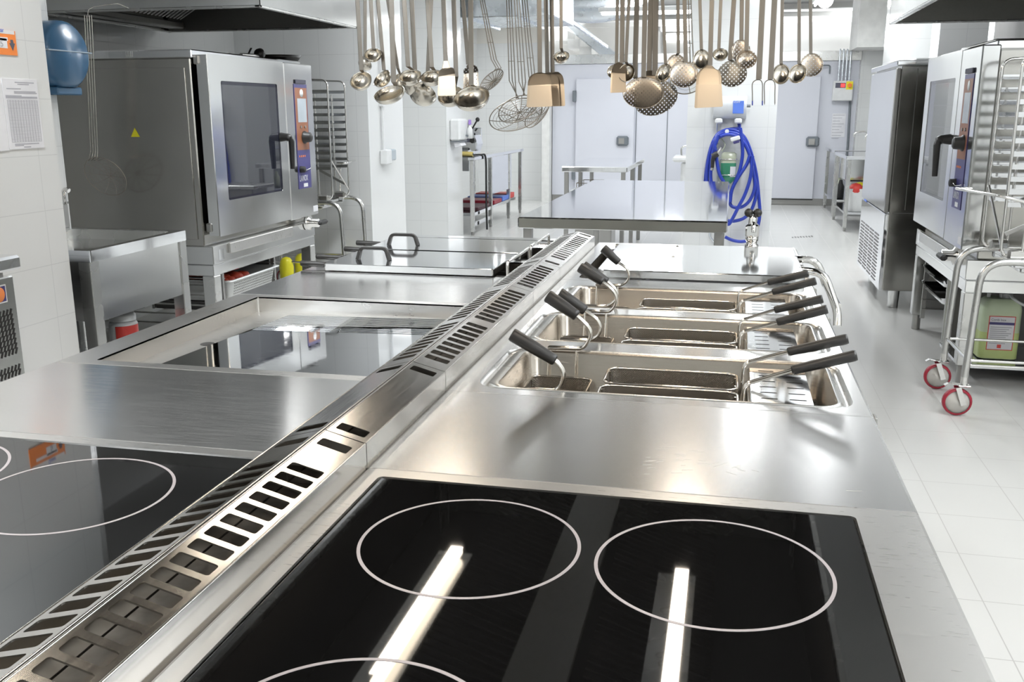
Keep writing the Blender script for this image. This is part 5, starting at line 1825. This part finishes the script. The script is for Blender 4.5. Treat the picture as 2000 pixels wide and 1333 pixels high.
t = thing('waste_bin', 'white bin holding red and yellow bags under the nearer right sink table', 'bin', (1.6, 12.25, .226))
mb = MB()
mb.loft([rrect(1.42, 1.78, 12.0, 12.45, .227, .05), rrect(1.40, 1.80, 11.98, 12.47, .5, .05)], (True, False))
part(t, 'bin_body', mb, M['white'])
rg = random.Random(5)
for i in range(6):
    c = (1.48 + .05 * i, 12.05 + .07 * (i % 3), .46 + .05 * rg.random())
    part(t, 'bag', MB().sphere(c, .085, 10, (1, 1, .9)), (M['red'], M['yellow'], plain('tan_bag', (.6, .45, .28), .6))[i % 3])
for i, (px, py, y) in enumerate(((1636, 436, 13.9), (1634, 428, 14.3))):
    q = at(px, py, Y, y)
    solo('floor_bottle', MB().lathe((q.x, y, .228), (0, 0, 1), [(0, 0), (.05, 0), (.05, .16), (.03, .2), (.02, .25), (0, .25)], 16), (M['blackrub'], M['yelliq'])[i], ('black bottle under the farther right sink table', 'pale yellow bottle under the farther right sink table')[i], 'bottle', (q.x, y, .228))
mb = MB()
q0, q1 = at(1548, 464, Z, .001), at(1586, 462, Z, .001)
for i in range(8):
    c = q0.lerp(q1, i / 7)
    mb.box(c.x - .008, c.x + .008, c.y - .05, c.y + .05 + .02 * (i % 2), .0006, .0016)
solo('floor_drain', mb, M['darkgap'], 'short row of dark drain slots in the pale floor tiles', 'drain', (q0.x, q0.y, .0006))

# ================================================================== middle: tables
t = thing('prep_table', 'large shiny steel table with rounded front edge behind the island', 'table', (-.49, 5.9, 0))
tx0, tx1, ty0, ty1 = -1.0, .004, 4.54, 7.2
zt = .90
mb = MB()
pts = [(ty0, zt - .055), (ty0 - .004, zt - .05), (ty0 - .004, zt - .012), (ty0 - .0, zt - .003), (ty0 + .01, zt)]
for L in (0,):
    mb.box(tx0, tx1, ty0, ty1, zt - .055, zt, .007)
part(t, 'tabletop', mb, M['steel_table'])
part(t, 'front_edge', MB().box(tx0 + .006, tx1 - .006, ty0 - .002, ty0 + .002, zt - .051, zt - .006, .0015), M['edge_reflect'])
for x in (tx0 + .02, tx1 - .06):
    for y in (ty0 + .04, ty1 - .09):
        part(t, 'leg', MB().box(x, x + .042, y, y + .042, .002, zt - .055, .003), M['steel_dull'])
part(t, 'undershelf', MB().box(tx0 + .04, tx1 - .04, ty0 + .35, ty1 - .06, .20, .235, .004), M['steel_dull'])
part(t, 'cross_rail', MB().box(tx0 + .06, tx1 - .06, ty1 - .09, ty1 - .06, .2, .26, .003), M['steel_dull'])

t = thing('far_table', 'small steel table in front of the cold room doors', 'table', (-1.23, 9.8, 0))
fx0, fx1, fy0, fy1 = -1.54, -.925, 8.92, 10.72
part(t, 'tabletop', MB().box(fx0, fx1, fy0, fy1, .85, .90, .006), M['steel_table'])
for x in (fx0 + .02, fx1 - .06):
    for y in (fy0 + .03, (fy0 + fy1) / 2, fy1 - .07):
        part(t, 'leg', MB().box(x, x + .04, y, y + .04, .002, .85, .003), M['steel_dull'])
part(t, 'undershelf', MB().box(fx0 + .04, fx1 - .04, fy0 + .5, fy1 - .06, .42, .44, .004), M['steel_dull'])
q0, q1 = at(1132, 338, Y, 9.9), at(1172, 368, Y, 9.9)
t = thing('wire_basket', 'wire basket standing under the small far table', 'basket', ((q0.x + q1.x) / 2, 9.9, .441))
mb = MB()
for z in (.445, .53, .61, .69):
    mb.tube([(q0.x, 9.7, z), (q1.x, 9.7, z), (q1.x, 10.2, z), (q0.x, 10.2, z)], .004, 6, True)
for x in (q0.x, q0.x * .66 + q1.x * .34, q0.x * .33 + q1.x * .67, q1.x):
    for y in (9.7, 10.2):
        mb.tube([(x, y, .445), (x, y, .69)], .004, 6)
part(t, 'wires', mb, M['wire_dark'])
q = at(1186, 345, Y, 9.6)
t = thing('stacked_pans', 'short stack of dark rimmed pans under the small far table', 'pan stack', (q.x, 9.7, .441))
for k in range(3):
    part(t, 'pan', MB().box(q.x - .075, q.x + .075, 9.55, 9.95, .441 + k * .075, .441 + k * .075 + .055, .012), M['steel_dull'])
    part(t, 'pan_rim', MB().box(q.x - .09, q.x + .09, 9.53, 9.97, .497 + k * .075, .506 + k * .075, .003), M['steel_table'])
q = at(1128, 372, Y, 9.0)
t = thing('tray_corner', 'corner of a metal tray on a low stool between the two steel tables', 'tray', (q.x, 8.2, 0))
a = at(1116, 370, Y, 8.25)
part(t, 'tray', MB().box(a.x, a.x + .42, 8.1, 8.5, a.z - .035, a.z, .008), M['steel'])
part(t, 'stool_column', MB().box(a.x + .05, a.x + .37, 8.15, 8.45, .002, a.z - .035, .01), M['steel_dull'])

# ================================================================== left back: slicer table
t = thing('slicer_table', 'steel work table with undershelf beside the left pillar', 'table', (-3.1, 12.0, 0))
lx0, lx1, ly0, ly1 = -3.6, -2.84, 10.62, 13.3
part(t, 'tabletop', MB().box(lx0, lx1, ly0, ly1, .86, .90, .005), M['steel_table'])
part(t, 'front_apron', MB().box(lx1 - .05, lx1 - .03, 11.55, 12.65, .40, .86), M['steel_table'])
part(t, 'end_apron', MB().box(lx0 + .04, lx1 - .06, ly0 + .02, ly0 + .035, .74, .86), M['steel_table'])
part(t, 'sink_opening', MB().box(lx0 + .2, lx1 - .1, 11.35, 11.9, .9002, .9012), M['steel_dull'])
for x in (lx0 + .02, lx1 - .065):
    for y in (ly0 + .02, 11.5, 12.5, ly1 - .07):
        l_ = part(t, 'leg', MB().box(x, x + .045, y, y + .045, .04, .86, .003), M['steel'])
        part(l_, 'foot', MB().cyl((x + .022, y + .022, .002), (x + .022, y + .022, .04), .017, n=10), M['steel_dull'])
part(t, 'undershelf', MB().box(lx0 + .03, lx1 - .03, ly0 + .05, 12.9, .22, .26, .003), M['steel_table'])
part(t, 'lower_brace', MB().box(lx1 - .06, lx1 - .035, ly0 + .06, 11.5, .10, .14), M['steel_table'])
for i, (y0, y1, m, lab) in enumerate(((10.9, 11.45, plain('dark_red_tray', (.06, .02, .025), .5), 'dark red tray on the shelf of the slicer table, near end'), (11.7, 12.1, M['caster_red'], 'dark red folder on the shelf of the slicer table, middle'), (12.15, 12.5, M['bluelab'], 'blue folder on the shelf of the slicer table'), (12.55, 12.85, M['red'], 'red folder on the shelf of the slicer table, far end'))):
    solo('shelf_tray', MB().box(lx0 + .25, lx1 - .035, y0, y1, .261, .30 + .01 * i, .006), m, lab, 'tray', (-3.0, (y0 + y1) / 2, .261))
solo('white_box', MB().box(-3.3, -3.2, 11.05, 11.2, .31, .42, .006).box(-3.26, -3.24, 11.1, 11.15, .301, .31), M['white'], 'small white box on the red tray under the slicer table', 'box', (-3.25, 11.1, .302))
# slicer
q = at(926, 280, X, -3.0)
sx, sy = -3.02, 10.95
t = thing('meat_slicer', 'grey meat slicer with round blade guard and black levers on the work table', 'slicer', (sx, sy, .901))
part(t, 'base', MB().box(sx - .25, sx + .10, sy - .2, sy + .28, .905, 1.0, .03), M['steel_table'])
part(t, 'motor_housing', MB().prism([(sx - .02, sy - .16, .96), (sx + .14, sy - .16, .96), (sx + .17, sy - .16, 1.04), (sx + .14, sy - .16, 1.14), (sx + .04, sy - .16, 1.17), (sx - .02, sy - .16, 1.10)], (0, .26, 0)), M['steel_table'])
part(t, 'dark_faceplate', MB().prism([(sx - .02, sy - .162, 1.06), (sx + .10, sy - .162, 1.06), (sx + .07, sy - .162, 1.15), (sx + .0, sy - .162, 1.15)], (0, -.004, 0)), M['inkd'])
part(t, 'blade_guard', MB().lathe((sx - .12, sy + .1, 1.12), (.5, -1, .1), [(.20, 0), (.205, .012), (.19, .03), (.05, .045), (0, .046)], 32), M['steel'])
part(t, 'knob', MB().cyl((sx + .12, sy - .162, 1.08), (sx + .12, sy - .20, 1.08), .03), M['black'])
part(t, 'food_pusher', MB().tube([(sx + .05, sy, 1.18), (sx + .13, sy - .02, 1.30)], .010), M['black'])
part(t, 'lever_knob', MB().sphere((sx + .14, sy - .022, 1.315), .026), M['black'])
part(t, 'pusher_plate', MB().box(sx + .02, sx + .15, sy + .1, sy + .14, 1.08, 1.22, .006), M['steel_table'])
for s_ in (-.2, .06):
    part(t, 'foot', MB().cyl((sx + s_, sy - .1, .9), (sx + s_, sy - .1, .906), .025), M['blackrub'])
a = at(905, 322, X, -2.87)
t = thing('foil_roll', 'yellow roll lying at the near end of the slicer table', 'roll', (-3.05, 10.70, .9012))
part(t, 'roll', MB().cyl((-3.14, 10.70, .929), (-2.88, 10.70, .929), .028, n=16), plain('yellow_film', (.72, .58, .2), .4))
part(t, 'core', MB().cyl((-2.88, 10.70, .929), (-2.876, 10.70, .929), .014), M['blackrub'])
solo('power_cord', MB().tube(spline([(sx + .02, sy - .2, .93), (-2.95, 10.78, .912), (-2.86, 10.98, .912), (-2.823, 11.06, .88), (-2.822, 11.08, .6), (-2.822, 11.08, .3), (-2.822, 11.1, .02)], 6), .012, 8), M['blackrub'], 'black power cord drooping over the slicer table edge to the floor', 'cord', (-2.822, 11.1, .02))
# paper dispenser and switch boxes on the pillar
a = at(892, 230, X, -2.95)
t = thing('towel_dispenser', 'white paper towel box with hanging paper on the left pillar', 'dispenser', (-2.95, 10.2, a.z - .1))
p0, p1 = at(887, 232, X, -2.95), at(903, 273, X, -2.95)
part(t, 'case', MB().box(-2.95, -2.83, 10.0, 10.32, p1.z, p0.z, .02), M['white'])
part(t, 'paper', MB().prism([(-2.90, 10.04, p1.z - .07), (-2.83, 10.04, p1.z - .05), (-2.86, 10.04, p1.z), (-2.92, 10.04, p1.z)], (0, .2, 0)), M['paper'])
part(t, 'dark_slot', MB().box(-2.94, -2.835, 10.01, 10.3, p1.z - .012, p1.z - .001), M['lockgrey'])
q = at(921, 245, X, -2.75)
t = thing('purple_bottle', 'small clear bottle with purple cap held by a bracket on the left pillar', 'bottle', (-2.80, 10.25, q.z - .09))
part(t, 'bottle', MB().lathe((-2.79, 10.25, p1.z + .02), (0, 0, 1), [(0, 0), (.03, 0), (.03, .1), (.012, .13), (.012, .15), (0, .15)], 14), M['white'])
part(t, 'cap', MB().lathe((-2.79, 10.25, p1.z + .17), (0, 0, 1), [(.018, 0), (.016, .05), (0, .05)], 12), plain('purple_cap', (.28, .16, .5), .4))
part(t, 'bracket', MB().box(-2.83, -2.80, 10.22, 10.28, p1.z + .04, p1.z + .06), M['lockgrey'])
# socket and conduit on the bright return wall
q = at(748, 303, X, -2.86)
t = thing('wall_socket', 'white socket box with grey flap under a conduit on the bright wall end', 'socket', (-2.86, q.y, q.z - .06))
part(t, 'box', MB().box(-2.859, -2.80, q.y - .08, q.y + .06, q.z - .075, q.z + .045, .008), M['white'])
part(t, 'flap', MB().box(-2.859, -2.80, q.y + .065, q.y + .17, q.z - .05, q.z + .045, .01), M['lcd'])
a = at(744, 160, X, -2.86)
part(t, 'conduit', MB().cyl((-2.845, q.y - .02, q.z + .045), (-2.845, q.y - .02, a.z + .9), .011, n=10), M['white'])
part(t, 'clip', MB().box(-2.859, -2.83, q.y - .06, q.y + .02, q.z + .40, q.z + .42), M['white'])
# hand basin peeping out left of the pier
a, c = at(1318, 292, Y, 14.4), at(1336, 312, Y, 14.4)
t = thing('hand_basin', 'white hand basin edge peeping out left of the tiled pier', 'basin', (a.x + .25, 14.4, 0))
part(t, 'bowl', MB().box(a.x - .02, a.x + .5, 14.2, 14.7, c.z - .03, c.z + .06, .03), M['white'])
part(t, 'pedestal', MB().box(a.x + .1, a.x + .45, 14.3, 14.65, .002, c.z - .03, .03), M['white'])
part(t, 'tap', MB().tube(spline([(a.x + .1, 14.4, c.z + .06), (a.x + .1, 14.4, c.z + .17), (a.x + .18, 14.4, c.z + .2)], 4), .015, 8), M['chrome'])

# ================================================================== on the tiled pier
PY = 9.7
p0, p1 = at(1395, 188, Y, PY), at(1457, 232, Y, PY)
t = thing('water_heater', 'white rounded box with blue label on the tiled pier above the hoses', 'heater', ((p0.x + p1.x) / 2, PY, p1.z))
mb = MB()
L = []
for x in (p0.x, p1.x):
    ring_ = []
    for k in range(13):
        a = PI / 2 - PI * k / 12
        ring_.append(V((x, PY - .002 - .05 - .07 * math.cos(a), (p0.z + p1.z) / 2 + (p0.z - p1.z) / 2 * math.sin(a))))
    ring_ += [V((x, PY - .002, p1.z)), V((x, PY - .002, p0.z))]
    L.append(ring_)
mb.loft(L[::-1], (True, True), smooth=True)
part(t, 'case', mb, M['heater'])
b0, b1 = at(1432, 197, Y, PY - .13), at(1452, 222, Y, PY - .13)
bl = part(t, 'blue_label', MB().box(b0.x, b1.x, PY - .126, PY - .118, b1.z, b0.z, .002), M['bluelab'])
text(bl, 'lettering', 'UCAMP', (b0.x + .004, PY - .1265, b0.z - .02), (1, 0, 0), (0, 0, 1), .017, M['paper'], wide=.75)
for px in (1404, 1442):
    q = at(px, 234, Y, PY - .07)
    part(t, 'outlet', MB().box(q.x - .035, q.x + .035, PY - .12, PY - .01, p1.z - .045, p1.z + .005, .012), M['white'])
part(t, 'side_knob', MB().cyl((p1.x, PY - .07, p1.z + .12), (p1.x + .035, PY - .07, p1.z + .12), .014), M['lockgrey'])
HY = PY - .06


def hose_loop(lab, pts, dy=0, r=.0165, closed=False):
    w = [at(x, y, Y, HY + dy) for x, y in pts]
    return solo('blue_hose', MB().tube(spline(w, 8, closed), r, 8, closed), M['blue'], lab, 'hose', tuple(w[-1]), 'blue hose coils on the pier')


solo('hose_bracket', MB().tube([(at(1420, 258, Y, PY).x, PY - .002, at(1420, 258, Y, PY).z), (at(1420, 258, Y, PY).x, PY - .16, at(1420, 256, Y, PY).z)], .02, 10), M['white'], 'white peg on the pier that carries the coiled blue hoses', 'peg', tuple(at(1420, 258, Y, PY)))
hose_loop('outermost blue hose loop, falling widest on the right side of the pier', [(1442, 236), (1443, 250), (1425, 253), (1402, 262), (1388, 290), (1380, 330), (1377, 372), (1382, 398), (1397, 415), (1416, 420)], 0)
hose_loop('blue hose loop sweeping down the far right of the coil to the floor side', [(1398, 268), (1412, 256), (1432, 254), (1452, 266), (1466, 295), (1477, 340), (1482, 385), (1484, 420), (1478, 450), (1470, 466), (1452, 472), (1432, 470), (1416, 463)], -.035)
hose_loop('blue hose loop with its lowest bend beside the table leg', [(1394, 276), (1408, 262), (1430, 259), (1450, 270), (1463, 300), (1473, 345), (1478, 372), (1470, 405), (1455, 425), (1435, 432), (1420, 431)], -.07)
hose_loop('inner blue hose loop on the right, middle bend', [(1390, 290), (1400, 272), (1420, 263), (1442, 268), (1460, 292), (1470, 330), (1474, 365), (1464, 392), (1447, 405), (1428, 402), (1424, 380)], -.1)
hose_loop('short blue hose strand crossing the green soap bottle', [(1446, 250), (1449, 275), (1450, 305), (1444, 335), (1433, 362), (1424, 385)], -.12)
hose_loop('blue hose strand running from upper right to lower left across the coil', [(1464, 305), (1458, 322), (1443, 345), (1430, 370), (1426, 395)], -.14)
hose_loop('blue hose strand looping back up on the right inner side', [(1470, 305), (1466, 345), (1455, 380), (1442, 405), (1432, 425), (1424, 438), (1418, 436)], -.16)
hose_loop('blue hose strand on the left that holds the black spray gun', [(1404, 264), (1392, 300), (1388, 340), (1391, 365), (1400, 385)], -.13)
hose_loop('short inner blue hose strand beside the black spray gun', [(1396, 285), (1400, 315), (1405, 340), (1414, 356)], -.15)
hose_loop('left blue hose strand hanging next to the outermost loop', [(1392, 282), (1384, 310), (1381, 345), (1384, 372), (1390, 388)], -.1)
q0, q1 = at(1391, 328, Y, PY - .24), at(1395, 302, Y, PY - .24)
t = thing('spray_pistol', 'black water spray pistol hanging in the blue hose coil', 'spray gun', tuple(q0))
part(t, 'grip', MB().tube([q0, at(1392, 314, Y, PY - .24), q1], [.017, .02, .022], 10), M['black'])
part(t, 'barrel', MB().tube([at(1391, 306, Y, PY - .24), at(1402, 300, Y, PY - .24)], .028, 12), M['black'])
part(t, 'nozzle', MB().cyl(at(1402, 299, Y, PY - .24), at(1409, 289, Y, PY - .24), .017, .014, 12), M['chrome'])
part(t, 'swivel', MB().cyl(at(1390, 333, Y, PY - .24), q0, .015, n=10), M['chrome'])
# soap bottle in wire holder
p0, p1 = at(1408, 297, Y, PY - .05), at(1437, 358, Y, PY - .05)
cx = (p0.x + p1.x) / 2
rw = (p1.x - p0.x) / 2 * .93
t = thing('soap_bottle', 'clear bottle half full of green soap in a wire holder on the pier', 'bottle', (cx, PY - .09, p1.z))
H = p0.z - p1.z
mb = MB()
mb.loft([rrect(cx - rw * s_, cx + rw * s_, PY - .09 - .05 * s_, PY - .09 + .05 * s_, p1.z + h * H, .02 * s_, 3) for h, s_ in ((0, .45), (.12, .9), (.2, 1), (.66, 1))], (True, True))
part(t, 'green_soap', mb, M['greenliq'])
mb = MB()
mb.loft([rrect(cx - rw * s_, cx + rw * s_, PY - .09 - .05 * s_, PY - .09 + .05 * s_, p1.z + h * H, .02 * s_, 3) for h, s_ in ((.66, 1.0), (.95, .97), (1.0, .7))], (True, True))
part(t, 'clear_top', mb, M['yelliq'])
part(t, 'white_label', MB().box(cx + rw * .25, cx + rw * .95, PY - .143, PY - .141, p1.z + H * .22, p1.z + H * .55), M['paper'])
mb = MB()
for h in (.28, .78):
    mb.tube(rrect(cx - rw * 1.15, cx + rw * 1.15, PY - .148, PY - .008, p1.z + H * h, .02, 3), .004, 6, True)
part(t, 'wire_holder', mb, M['chrome'])
part(t, 'pump_tube', MB().tube(spline([at(1410, 296, Y, PY - .09), at(1416, 283, Y, PY - .09), at(1410, 272, Y, PY - .06), at(1405, 262, Y, PY - .03)], 5), .006, 6), M['yelliq'])
q = at(1436, 271, Y, PY - .2)
t = thing('nozzle_head', 'small white and blue nozzle head inside the hose coil', 'nozzle', tuple(q))
part(t, 'head', MB().obox(q, ((1, 0, .3), (0, 1, 0), (-.3, 0, 1)), (.045, .03, .02), .008), M['white'])
part(t, 'blue_collar', MB().obox(q + V((.012, 0, -.03)), ((1, 0, .3), (0, 1, 0), (-.3, 0, 1)), (.03, .025, .014), .006), M['navy'])
part(t, 'stem', MB().cyl(q, (q.x, PY - .002, q.z), .012), M['white'])
solo('grey_cable', MB().tube(spline([at(1401, 236, Y, PY - .05), at(1400, 255, Y, PY - .02), at(1402, 300, Y, PY - .02), at(1400, 380, Y, PY - .02), at(1392, 440, Y, PY - .02), at(1386, 460, Y, PY - .02), at(1396, 476, Y, PY - .02), at(1398, 500, Y, PY - .02)], 6), .008, 8), M['galv'], 'grey cable running down the pier behind the hoses', 'cable', tuple(at(1398, 500, Y, PY - .02)))
